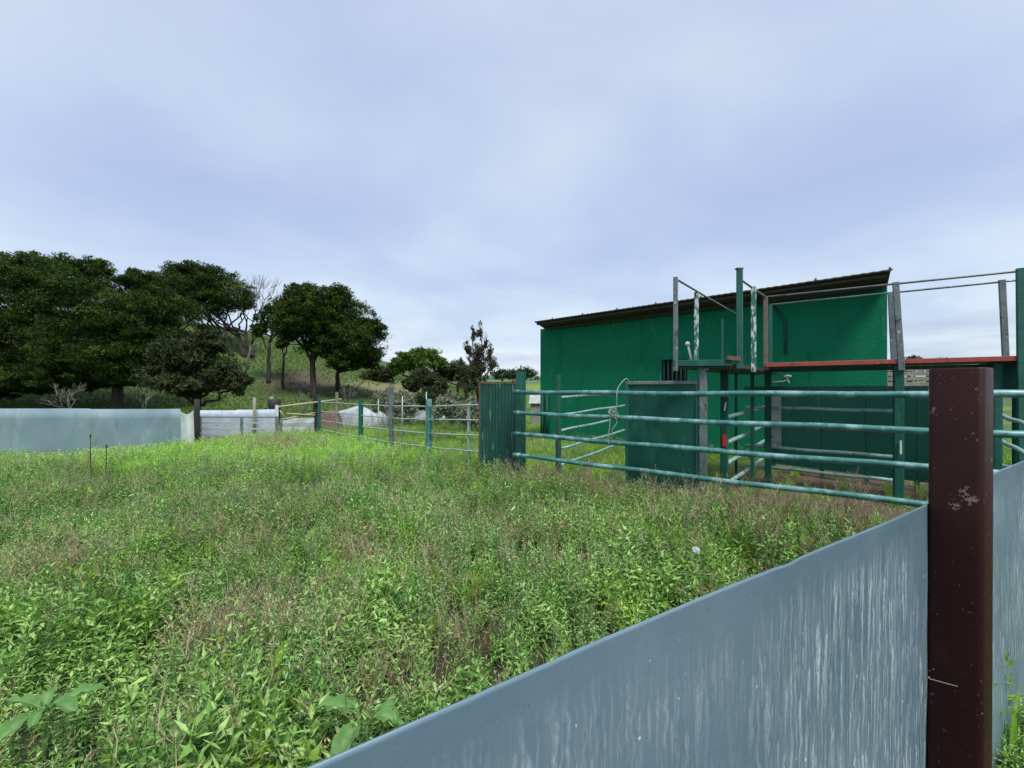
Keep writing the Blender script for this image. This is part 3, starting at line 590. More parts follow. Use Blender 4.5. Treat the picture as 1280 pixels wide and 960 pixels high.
# conduit, tap and side vertical pipes on the wall
mb = MB(); mb.tube([wp_(wall_t(966), wall_z(966, 382), .03), wp_(wall_t(975), wall_z(975, 392), .03), wp_(wall_t(981), wall_z(981, 401), .03), wp_(wall_t(982), wall_z(982, 443), .03)], .022, 8); mb.build('conduit', M['panel'], barn, True)
mb = MB(); mb.tube([wp_(wall_t(966), wall_z(966, 478), .05), wp_(wall_t(978), wall_z(978, 477), .06), wp_(wall_t(986), wall_z(986, 475), .08), wp_(wall_t(987), wall_z(987, 480), .1)], .018, 8); tap = mb.build('tap', M['galv'], barn, True)
mb = MB(); mb.tube([wp_(wall_t(981), wall_z(986, 471), .1), wp_(wall_t(985), wall_z(986, 469.5), .1), wp_(wall_t(990), wall_z(986, 471), .1)], .022, 6); mb.tube([wp_(wall_t(985), wall_z(986, 476), .09), wp_(wall_t(985), wall_z(986, 470), .1)], .014, 6); mb.build('tap_lever', M['white'], tap, True)
for px in (679, 685):
    mb = MB(); mb.tube([wp_(wall_t(px), 0, .05), wp_(wall_t(px), 1.45, .05)], .05, 8); mb.build('wall_pipe', M['panel'], barn, True)

# ================================================================== raised catwalk
cw_ = thing('raised_catwalk', 'raised green steel catwalk with thin handrails and a red edge board over the cattle race', 'catwalk', W(1000, 5.8, 0))
DZ = 1.965
N0 = W(957, 6.28, 0); N1 = W(1273, 4.92, 0); F0 = W(963, 6.8, 0); F1 = W(1256, 5.32, 0)
nd = (N1 - N0).normalized(); Nend = N0 + nd * 4.2; fd = (F1 - F0).normalized(); Fend = F0 + fd * 4.2
def slab(poly, z, th, name, mat, par):
    mb = MB(); n = len(poly); mb.add([Vector((p.x, p.y, z)) for p in poly] + [Vector((p.x, p.y, z - th)) for p in poly], [tuple(range(n)), tuple(range(2 * n - 1, n - 1, -1))] + [(i, n + i, n + (i + 1) % n, (i + 1) % n) for i in range(n)]); return mb.build(name, mat, par)
slab([N0, Nend, Fend, F0], DZ - .012, .03, 'deck', M['deck'], cw_)
nn = Vector((nd.y, -nd.x, 0)); mb = MB(); mb.bar(N0 + nn * .03 + Vector((0, 0, DZ - .01)) , Nend + nn * .03 + Vector((0, 0, DZ - .01)), .03, .058); mb.build('edge_board', M['red'], cw_, False, 'faded red edge board')
mb = MB(); mb.bar(F0 + Vector((0, 0, DZ - .07)), Fend + Vector((0, 0, DZ - .07)), .05, .05); mb.build('deck_beam', M['post'], cw_)
A0 = W(841, 5.32, 0); A1 = W(919, 7.7, 0); B0 = W(926, 5.27, 0); B1 = B0 + (A1 - A0)
slab([A0, B0, N0 + Vector((-.02, 0, 0)), B1, A1], DZ - .055, .045, 'deck', M['deck'], cw_)
mb = MB(); mb.bar(A0 + Vector((0, -.02, DZ - .04)), B0 + Vector((-.12, -.02, DZ - .04)), .03, .075); mb.build('edge_board', M['panel'], cw_)
mb = MB(); mb.bar(B0 + Vector((-.2, -.045, DZ + .02)), B0 + Vector((-.03, -.045, DZ + .0)), .03, .05); mb.build('edge_board', M['rust'], cw_, False, 'short rusty edge board')
HZ = 2.95
def cpost(p, z0, z1, w, mat, d=None, name='handrail_post', lean=Vector((0, 0, 0)), label=None):
    mb = MB(); mb._prism(Vector((p.x, p.y, z0)), Vector((p.x, p.y, z1)) + lean, nd, nn, w, d or w * .7, .12); return mb.build(name, mat, cw_, False, label)
pA = W(844.5, 5.30, 0); cpost(pA, 1.83, HZ + .03, .052, M['postgrey'])
cpost(W(870.5, 5.98, 0), DZ - .05, HZ, .055, M['postworn'], label='handrail post with flaking white paint')
cpost(W(903, 7.0, 0), DZ, DZ + .78, .03, M['post'])
p921 = W(924.5, 5.24, 0); cpost(p921, DZ - .11, 3.06, .07, M['post'])
mb = MB(); mb.bar(Vector((p921.x - .045, p921.y, 3.065)), Vector((p921.x + .035, p921.y, 3.065)), .05, .02); mb.build('post_cap', M['post'], cw_)
cpost(W(942, 5.68, 0), 1.83, 2.955, .06, M['postworn'], label='second handrail post with flaking white paint')
cpost(N0, DZ - .08, HZ, .06, M['postbrown']); cpost(F0, DZ - .08, 2.93, .05, M['post'])
# lattice posts of the long side, two leaning together near photo x 1120
cpost(W(1127, 5.44, 0), DZ - .12, HZ, .065, M['postgrey'], lean=Vector((-.075, 0, 0))); cpost(W(1118, 5.95, 0), DZ - .1, 2.94, .065, M['postgrey'], lean=Vector((-.05, 0, 0)))
cpost(W(1257.5, 5.30, 0), DZ - .05, 2.945, .06, M['postgrey'], lean=Vector((-.05, 0, 0))); cpost(W(1279, 4.88, 0), .0, HZ + .02, .07, M['post'], lean=Vector((-.03, 0, 0)))
def hr(p, q, z0, z1, r=.013, name='handrail'):
    mb = MB(); mb.tube([Vector((p.x, p.y, z0)), Vector((p.x + (q.x - p.x) / 2, p.y + (q.y - p.y) / 2, (z0 + z1) / 2 - .004)), Vector((q.x, q.y, z1))], r, 8); mb.build(name, M['postgrey'], cw_, True)
hr(pA, W(921, 7.75, 0), HZ + .01, 2.95); hr(p921, N0, 2.945, 2.945); hr(N0, Nend, 2.945, 2.955); hr(F0, Fend, 2.935, 2.935)
# supports
def sup(px, D, w, mat, z0=-.05, z1=1.9, label=None): mb = MB(); mb._prism(W(px, D, z0), W(px, D, z1), nd, nn, w, w, .1); return mb.build('support_post', mat, cw_, False, label)
sup(879, 5.38, .085, M['postgrey'], label='grey green support post'); s2 = sup(905.5, 6.0, .095, M['panel'], label='dark support post with red and white marks')
mb = MB(); mb._prism(W(879, 5.38, 1.84), W(879, 5.38, 1.9), nd, nn, .13, .1); mb.build('bracket', M['postgrey'], cw_)
c = W(905.5, 5.945, 0); mb = MB(); mb._prism(c + Vector((0, 0, .82)), c + Vector((0, 0, .98)), nd, nn, .05, .006); mb.build('red_mark', M['redbright'], s2)
mb = MB(); mb._prism(c + Vector((0, 0, 1.31)), c + Vector((.02, 0, 1.43)), nd, nn, .02, .006); mb.build('white_mark', M['white'], s2)
sup(920, 7.3, .04, M['panel']); sup(940.5, 6.6, .05, M['panel']); sup(960, 6.75, .09, M['panel']); sup(1123, 5.5, .1, M['panel'], 0); sup(1246, 5.08, .08, M['panel'], 0, 1.91); sup(1273, 5.3, .09, M['panel'], 0, 1.91)
mb = MB(); a = W(1126, 5.43, 0); mb._prism(a + Vector((0, 0, .79)), a + Vector((0, 0, .96)), nd, nn, .02, .01); mb.build('white_mark', M['white'], cw_)
# lever on the platform
lv = thing('gate_lever', 'white lever with round knob leaning on the raised platform', 'lever', W(864, 6.1, DZ))
mb = MB(); mb.tube([W(866, 6.1, DZ - .06), W(860, 6.1, py=431)], .016, 8); mb.build('lever_arm', M['white'], lv, True)
mb = MB(); c = W(859.5, 6.1, py=430); mb.tube([c + Vector((0, 0, z)) for z in (-.035, -.022, 0, .022, .035)], [.008, .028, .035, .028, .008], 10); mb.build('knob', M['white'], lv, True)
# dark panels hanging below the catwalk on the right
hp = thing('hanging_steel_panel', 'dark steel panel under the right end of the catwalk behind the brown post', 'panel', W(1262, 5, 1.7))
mb = MB(); mb._prism(W(1236, 5.25, 1.755), W(1320, 4.85, 1.755), nn, Vector((0, 0, 1)), .02, .32); mb.build('sheet', M['panel'], hp)

# ================================================================== cattle race under the catwalk
rc = thing('cattle_race', 'cattle race side of pale rails with a dark top beam under the catwalk', 'livestock race', W(1030, 6.4, 0))
for z, r_, mt in ((1.315, .026, 'railpale'), (1.02, .014, 'rust'), (.70, .026, 'railpale'), (.385, .026, 'railpale')):
    rail_obj(W(932, 7.0, z), W(1122, 5.75, z), r_, M[mt], rc, 10)
mb = MB(); mb.bar(W(931, 7.1, 1.615), W(1160, 5.6, 1.615), .06, .065); mb.build('top_beam', M['post'], rc)
cr_ = thing('race_cross_rails', 'pale worn rails running back from the dark post with the red mark', 'rails', W(930, 6.8, 0))
for z0, z1 in ((1.21, 1.30), (.85, .98), (.56, .70), (.27, .40)):
    rail_obj(W(908, 6.05, z0), W(964, 8.2, z1), .03, M['railpale'], cr_, 10)
rs = thing('race_sheet_wall', 'dark green sheet wall with lighter grey green edge strip at the back of the race', 'panel', W(1060, 6.9, 0))
a = W(966, 7.9, 0); b = W(1242, 5.75, 0); d_ = (b - a).normalized(); n_ = d_.cross(Vector((0, 0, 1)))
ts = [0, .28, .5, .72, .9, 1]
for k in range(5):
    p = a.lerp(b, ts[k]) + d_ * .004; q = a.lerp(b, ts[k + 1]) - d_ * .004
    mb = MB(); mb._prism(p + Vector((0, 0, .9)), q + Vector((0, 0, .9)), n_, Vector((0, 0, 1)), .008, 1.3, .01); mb.build('sheet', M['panel'] if k != 1 else M['panel'], rs)
for k in range(6):
    p = a.lerp(b, ts[k]); mb = MB(); mb._prism(p - Vector((0, 0, .1)) + n_ * -.03, p + Vector((0, 0, 1.58)) + n_ * -.03, d_, n_, .06, .04); mb.build('post', M['post'], rs)
p = a + d_ * .05 - n_ * -.03; mb = MB(); mb._prism(p + Vector((0, 0, .55)), p + Vector((0, 0, 1.5)), d_, n_, .2, .01); mb.build('edge_strip', M['railpale'] if False else M['postgrey'], rs)
# right side receding rails
rr = thing('far_race_rails', 'pale rails slanting down behind the brown post on the far right', 'rails', W(1262, 5.2, 0))
for y0, y1 in ((519, 531), (550, 569), (581, 590)): rail_obj(W(1250, 5.0, py=y0), W(1290, 4.55, py=y1 + 2), .024, M['railpale'], rr, 10)

# ================================================================== trees
def leaves(centers, radii, per, size, flat=1., seed=0, lvb=None, up=.3, slim=.19):
    """leaf quads gathered in clumps; returns V, F, lv"""
    R = np.random.default_rng(seed); n = len(centers) * per
    C = np.repeat(np.asarray(centers), per, 0); Rd = np.repeat(np.asarray(radii), per, 0)
    d = R.normal(size=(n, 3)); d /= np.linalg.norm(d, axis=1)[:, None]; rr = R.random(n) ** .45
    P = C + d * Rd * rr[:, None] * np.array([1, 1, flat])
    a = R.normal(size=(n, 3)) + d * .6 + np.array([0, 0, up]); a /= np.linalg.norm(a, axis=1)[:, None]
    b = np.cross(a, R.normal(size=(n, 3))); b /= np.linalg.norm(b, axis=1)[:, None]
    s = size * R.uniform(.6, 1.35, n)[:, None]
    V = np.stack([P - a * s * .6, P + b * s * slim, P + a * s * .8, P - b * s * slim], 1).reshape(-1, 3)
    Fq = np.arange(n * 4).reshape(n, 4)
    lc = R.random(len(centers)) if lvb is None else np.asarray(lvb)
    lc = lc ** 1.4; lv = np.clip(np.repeat(lc, per) * .8 + R.random(n) * .22 - .02, 0, 1)
    return V, Fq, np.repeat(lv, 4)
def limb(mb, p, q, r0, r1, seg=5, wob=.12, n=7):
    p = Vector(p); q = Vector(q); L_ = (q - p).length; pts = []
    for i in range(seg + 1):
        t = i / seg; w_ = wob * L_ * math.sin(math.pi * t) * .5
        pts.append(p.lerp(q, t) + Vector((random.uniform(-w_, w_), random.uniform(-w_, w_), random.uniform(-w_, w_) * .5)) + Vector((0, 0, -L_ * .10 * math.sin(math.pi * t))))
    mb.tube(pts, [r0 + (r1 - r0) * i / seg for i in range(seg + 1)], n); return pts
def tree(name, label, cat, px, D, blobs, trunk_r, leaf='pine', size=.22, dens=1., clump=.55, fork=.35, bark='bark', lean=0, group=None, seed=1, trunks=1, skip=0., flat=.6, base_y=None, twig=False):
    """blobs: (px, py, rx, ry) ellipses measured at distance D -> ellipsoids; depth radius like rx"""
    random.seed(seed); R = np.random.default_rng(seed)
    base = W(px, D, 0); base.z = ground(base.x, base.y) - .1
    root = thing(name, label, cat, base, group); cs = []; rs_ = []
    E = []
    for (bx, by, rx, ry) in blobs:
        c = W(bx, D, py=by); c.y += R.uniform(-.25, .25) * rx / F * D; E.append((c, rx / F * D, ry / F * D))
    for c, rx, ry in E:
        cl = clump * min(1., max(.45, ry / 1.2))
        m = int(dens * 2.3 * (rx * rx + 2 * rx * ry) / (cl * cl)) + 4
        for _ in range(m):
            v = R.normal(size=3); v /= np.linalg.norm(v); k = R.uniform(.4, 1.0) if not skip else R.uniform(.2, 1)
            if R.random() < skip: continue
            cs.append((c.x + v[0] * (rx - cl * .6) * k, c.y + v[1] * (rx - cl * .6) * k, c.z + v[2] * max(.1, (ry - cl * .45)) * k)); q = cl * R.uniform(.6, 1.25); rs_.append((q, q, q))
    cs = np.array(cs)
    per = int(np.clip(6.5 * clump * clump / (size * size), 14, 120))
    V_, F_, lv_ = leaves(cs, rs_, per, size, flat, seed)
    o = fast('crown', V_, F_, M[leaf], root, lv_); COL.objects.link(o)
    mb = MB()
    cz = min(c.z - ry for c, rx, ry in E); top = max(E, key=lambda e: e[0].z - abs(e[0].x - base.x) * .3)[0]
    for t_ in range(trunks):
        b2 = base + Vector(((t_ - (trunks - 1) / 2) * trunk_r * 5, R.uniform(-.4, .4) * (trunks > 1), 0))
        fk = b2.lerp(Vector((top.x, top.y, b2.z + (top.z - b2.z))), fork); fk.x = b2.x + (top.x - b2.x) * fork * (.12 if trunks == 1 else .5) + lean; fk.y = b2.y
        pts = limb(mb, b2, fk, trunk_r * 1.25, trunk_r * .85, 6, .06, 9)
        for c, rx, ry in E:
            if trunks > 1 and random.random() > 1.6 / trunks: continue
            if c.z < fk.z + .2 and trunk_r > .15: continue
            m_ = limb(mb, pts[-1 - (random.random() < .4)], c, trunk_r * .6, trunk_r * .18, 6, .22)
            for k in range(4):
                e2 = c + Vector((R.uniform(-.6, .6) * rx, R.uniform(-.6, .6) * rx, R.uniform(-.5, .5) * ry)); limb(mb, m_[3 + k % 3], e2, trunk_r * .2, trunk_r * .05, 4, .15, 5)
                if twig:
                    for q in range(4): limb(mb, e2.lerp(c, .5), e2 + Vector((R.uniform(-.5, .5) * rx, R.uniform(-.5, .5) * rx, R.uniform(-.2, .7) * ry)), trunk_r * .09, trunk_r * .03, 3, .3, 4)
    mb.build('trunk', M[bark], root, True)
    return root
pg = 'pine trees on the grassy hill'
tree('pine_tree', 'largest dark pine on the left with branches spreading low over the blue grey fence', 'pine tree', 147, 24,
     [(-75, 395, 70, 60), (10, 352, 62, 38), (-20, 420, 60, 45), (75, 345, 62, 32), (130, 372, 60, 36), (195, 385, 42, 34), (60, 400, 60, 45), (130, 430, 70, 42), (30, 455, 48, 32), (75, 465, 45, 20), (200, 430, 36, 30), (185, 455, 30, 22), (0, 485, 30, 16), (110, 335, 26, 16), (40, 328, 32, 16), (170, 350, 30, 18), (165, 400, 55, 40), (20, 380, 60, 50), (95, 430, 60, 40), (-40, 450, 50, 36), (110, 478, 26, 14), (55, 486, 28, 10), (160, 470, 30, 18), (-60, 488, 40, 14), (222, 402, 40, 36), (60, 472, 78, 22), (150, 450, 60, 28)], .25, size=.12, clump=.5, fork=.3, seed=3, trunks=1, dens=.72, group=pg)
tree('pine_tree', 'stone pine with broad domed crown on the ridge behind the largest pine', 'pine tree', 293, 38,
     [(215, 352, 34, 20), (255, 350, 44, 24), (290, 370, 34, 24), (222, 378, 30, 20), (262, 378, 36, 22), (238, 340, 30, 14), (205, 372, 34, 26), (240, 362, 50, 26), (310, 375, 14, 14)], .16, size=.16, clump=.55, fork=.3, trunks=5, seed=5, flat=.5, group=pg)
tree('pine_tree', 'round crowned pine standing alone in front of the reddish bare slope', 'pine tree', 392, 30,
     [(395, 378, 36, 26), (435, 395, 38, 30), (370, 400, 32, 30), (405, 425, 40, 26), (452, 425, 32, 30), (365, 382, 22, 18), (470, 410, 16, 16), (430, 450, 26, 16), (385, 392, 40, 30), (405, 400, 46, 34), (440, 420, 36, 34), (380, 368, 26, 16), (358, 412, 20, 20), (425, 372, 24, 18)], .19, size=.14, clump=.48, fork=.45, seed=8, group=pg)
tree('pine_tree', 'slim pine half hidden behind the round crowned pine', 'pine tree', 422, 33, [(440, 440, 26, 18), (462, 448, 22, 18), (420, 440, 18, 14)], .16, size=.24, clump=.5, fork=.5, seed=9, group=pg)
tree('scrub_oak', 'low dense grey green tree behind the junction of fence sheets', 'oak tree', 247, 19.5,
     [(240, 445, 40, 30), (205, 470, 34, 22), (275, 465, 30, 26), (240, 480, 42, 16), (262, 430, 26, 18), (295, 478, 16, 18), (215, 440, 24, 20)], .13, 'scrub', size=.15, clump=.45, fork=.35, seed=11)
tree('slim_pine_tree', 'slim pine with small tuft of needles right of the bare grey tree', 'pine tree', 336, 33, [(332, 398, 16, 20), (345, 385, 18, 14), (325, 412, 12, 10), (350, 410, 14, 12)], .13, size=.22, clump=.45, fork=.55, seed=12, skip=.2)
tree('slim_pine_tree', 'crooked thin pine below the left side of the round crowned pine', 'pine tree', 354, 32, [(362, 418, 14, 10), (352, 430, 10, 6)], .1, size=.2, clump=.4, fork=.6, seed=13, skip=.3)
tree('bright_pine_tree', 'bright green topped pine between the round pine and the sparse cypress', 'pine tree', 517, 33,
     [(505, 452, 20, 14), (525, 452, 28, 14), (530, 446, 24, 14), (548, 455, 14, 10), (495, 458, 12, 12)], .16, 'pinelight', size=.24, clump=.5, fork=.5, seed=14, flat=.6)
tree('small_round_pine', 'small round olive green pine in front of the bright topped pine', 'pine tree', 528, 27, [(528, 474, 22, 15), (545, 482, 16, 12), (515, 480, 14, 10)], .13, 'scrub', size=.2, clump=.4, fork=.5, seed=15)
tree('distant_bush', 'olive green bush low behind the dry grass strip', 'bush', 492, 40, [(478, 466, 18, 10), (462, 472, 14, 8)], .1, 'scrub', size=.3, clump=.5, fork=.5, seed=16)
tree('distant_bush', 'olive green bush left behind the sparse cypress', 'bush', 572, 34, [(570, 462, 18, 14), (585, 470, 20, 14), (555, 470, 14, 12)], .1, 'scrub', size=.25, clump=.5, fork=.5, seed=17)
# sparse conical cypress
tree('sparse_cypress', 'sparse brownish conical tree with open twiggy top behind the corrugated panel', 'tree', 598, 14.5,
     [(592, 420, 4, 14), (600, 416, 5, 13), (607, 426, 4, 15), (584, 438, 6, 16), (597, 440, 12, 18), (612, 444, 7, 15), (577, 456, 8, 12), (616, 458, 8, 13), (597, 455, 18, 16), (596, 462, 16, 14), (588, 482, 18, 16), (606, 486, 15, 14)], .05, 'brownleaf', size=.07, clump=.16, fork=.55, seed=21, dens=.62, skip=.7, flat=1.5, twig=True)
# bare grey tree on the ridge and other leafless ones
def bare(name, label, px, D, topy, spread, r, seed, mat='barkgrey', lean=0., depth=4):
    random.seed(seed); b = W(px, D, 0); b.z = ground(b.x, b.y) - .1; root = thing(name, label, 'tree', b); mb = MB(); top = W(px, D, py=topy); H_ = top.z - b.z
    def rec(p, d, L_, r_, k):
        q = p + d * L_; pts = limb(mb, p, q, r_, r_ * .6, 3, .12, 5)
        if k == 0: return
        for i in range(3 if k > 1 else 4):
            nd_ = (d + Vector((random.uniform(-spread, spread), random.uniform(-spread, spread), random.uniform(-.15, .45)))).normalized(); rec(pts[2 + (i > 0)] if i else pts[-1], nd_, L_ * random.uniform(.6, .8), r_ * .58, k - 1)
    rec(b, Vector((lean, 0, 1)).normalized(), H_ * .36, r, depth); mb.build('trunk', M[mat], root, True); return root
bare('bare_tree', 'leafless grey tree on the ridge between two pines', 304, 34, 355, .8, .12, 31, lean=.25)
bare('bare_tree', 'pale dead twiggy shrub at the foot of the largest pine, left of its trunk', 93, 17.5, 474, 1.1, .05, 32, depth=4)
bare('bare_tree', 'pale curved dead branches right of the largest pine trunk', 172, 18, 470, 1.2, .045, 33, depth=3, lean=.3)
bare('dry_sapling', 'dry crooked sapling behind the yellowish pole rails', 373, 17, 478, .6, .035, 34, lean=.2, depth=2)
bare('dry_sapling', 'thin dry sapling just behind the timber post and thin rails', 430, 18, 476, .7, .03, 35, depth=3)
# dry brush behind the thin rail fence
k = 0
for (px, D, rx, ry, py, lf_, lab) in ((505, 13, 16, 22, 506, 'greyleaf', 'grey leafless brush behind the tall pale grey post'), (560, 12.5, 18, 20, 508, 'greyleaf', 'dry pale brush between the teal post and the corrugated panel'), (545, 15, 26, 16, 497, 'scrub', 'green scrub left below the sparse cypress'), (480, 15.5, 14, 15, 500, 'greyleaf', 'dry grey brush left of the tall pale grey post'),
                                  (588, 12, 13, 22, 515, 'greyleaf', 'pale brush next to the corrugated panel edge'), (516, 19, 30, 9, 500, 'greyleaf', 'long dry bramble heap behind the brush')):
    tree('brush', lab, 'shrub', px, D, [(px, py, rx, ry), (px + rx * .6, py + 5, rx * .6, ry * .7), (px - rx * .7, py + 8, rx * .5, ry * .6)], .02, lf_, size=.07, clump=.2, fork=.25, seed=40 + k, skip=.45, flat=1.2, twig=True, bark='barkgrey', dens=.8); k += 1
# far trees on the horizon
for i, (px, py, rx, ry, D, lab) in enumerate(((628, 467, 9, 4, 110, 'leftmost small dark tree on the horizon beside the cypress'), (641, 467, 6, 4, 112, 'middle small dark tree on the horizon'), (656, 466, 11, 6, 110, 'dark tree clump on the horizon just left of the barn'), (1118, 458, 14, 9, 45, 'olive tree beyond the right corner of the barn'), (1143, 455, 10, 12, 46, 'pointed tree beyond the red edge board'), (1176, 456, 18, 7, 60, 'low dark tree behind the top of the brown post'), (1242, 457, 13, 9, 40, 'grey green tree right of the brown post top'))):
    tree('horizon_tree', lab, 'tree', px, D, [(px, py, rx, ry), (px + rx * .7, py + 1.5, rx * .6, ry * .7), (px - rx * .6, py + 2, rx * .6, ry * .6)], .12, 'fargreen', size=.007 * D * 1.0, clump=.018 * D, fork=.4, seed=60 + i, flat=.8, group='small trees on the horizon')
hg = bpy.data.objects
# far hedge line in the distance, reads as one mass
R = np.random.default_rng(5); cs = []
for i in range(260):
    x = -60 + i * 1.5 + R.uniform(-.6, .6); y = 190 + R.uniform(-3, 3)
    cs.append((x, y, ground(x, y) + R.uniform(.3, 1.6)))
V_, F_, l_ = leaves(cs, [(1.6, 1.6, 1.3)] * len(cs), 26, .9, .7, 5); hz = fast('distant_hedgerow', V_, F_, M['fargreen'], None, l_); COL.objects.link(hz); hz['kind'] = 'stuff'; hz['label'] = 'distant dark hedgerow along the far edge of the field'; hz['category'] = 'hedge'

# ================================================================== tarps, hut, far objects
def mound(name, label, cat, px, D, rx, h, mat, seed):
    b = W(px, D, 0); b.z = ground(b.x, b.y) - .05; root = thing(name, label, cat, b); mb = MB(); vs = []; fs = []
    for i in range(24):
        for j in range(8):
            a = i * 2 * math.pi / 24; t = j / 7; r_ = (1 - t ** 3.2) ; q = Vector((math.cos(a) * rx * r_, math.sin(a) * rx * .6 * r_, h * math.sin(t * math.pi / 2) + .0)); k_ = 1 + .3 * mnoise.noise(q * 1.3 + Vector((seed, 0, 0))); vs.append(b + Vector((q.x * k_, q.y * k_, q.z * k_)))
            if j < 7: fs.append((i * 8 + j, ((i + 1) % 24) * 8 + j, ((i + 1) % 24) * 8 + j + 1, i * 8 + j + 1))
    mb.add(vs, fs); mb.build('cover', mat, root, True)
mound('tarpaulin_heap', 'low white tarpaulin covered heap behind the thin rail fence', 'tarpaulin', 449, 17.5, 1.05, .92, M['tarp'], 1)
mound('tarpaulin_heap', 'pale sheeted heap behind the dry brush further right', 'tarpaulin', 520, 23, 1.7, 1.1, M['tarp'], 2)
mound('rubble_heap', 'low reddish brown heap beside the dark timber post', 'heap', 411, 16.5, .55, .85, pmat('red_brown_rubble', (.09, .05, .045), (.15, .1, .08), 9, .9, 0, .8), 3)
bx = thing('white_trough', 'white box shaped trough on the grass at the left corner of the barn', 'trough', W(669, 19, .8)); c = W(669, 19, 0); gz = ground(c.x, c.y)
mb = MB(); vs = [c + Vector((sx * (.24 if z else .3), sy * (.24 if z else .3), EYE - (y_ - HOR) / F * 19)) for (z, y_) in ((0, 504), (1, 494)) for sx, sy in ((-1, -1), (1, -1), (1, 1), (-1, 1))]
mb.add(vs, [(3, 2, 1, 0), (4, 5, 6, 7), (0, 1, 5, 4), (1, 2, 6, 5), (2, 3, 7, 6), (3, 0, 4, 7)]); mb.build('trough_body', M['white'], bx)
mb = MB(); mb.box(Vector((c.x, c.y, (gz + vs[0].z) / 2 - .01)), (.4, .4, vs[0].z - gz)); mb.build('plinth', M['wood'], bx)
# grey timber fence beyond the barn's right corner
ht = thing('grey_plank_fence', 'weathered grey plank fence beyond the right corner of the barn', 'fence', W(1140, 16, 1))
for k, (y0, y1) in enumerate(((457, 464), (465, 470), (471.5, 476), (478, 483))):
    mb = MB(); z0 = EYE - (y1 - HOR) / F * 16; z1 = EYE - (y0 - HOR) / F * 16; mb._prism(W(1109, 16, (z0 + z1) / 2), W(1236, 15, (z0 + z1) / 2), Vector((0, 1, 0)), Vector((0, 0, 1)), .03, z1 - z0); mb.build('plank', M['wood'], ht)
for px in (1112, 1136, 1160, 1200, 1233): mb = MB(); D = 16 + (px - 1109) * -.0079 + .06; mb._prism(W(px, D, -.1), W(px, D, 2.45), Vector((1, 0, 0)), Vector((0, 1, 0)), .1, .08); mb.build('post', M['wood'], ht)

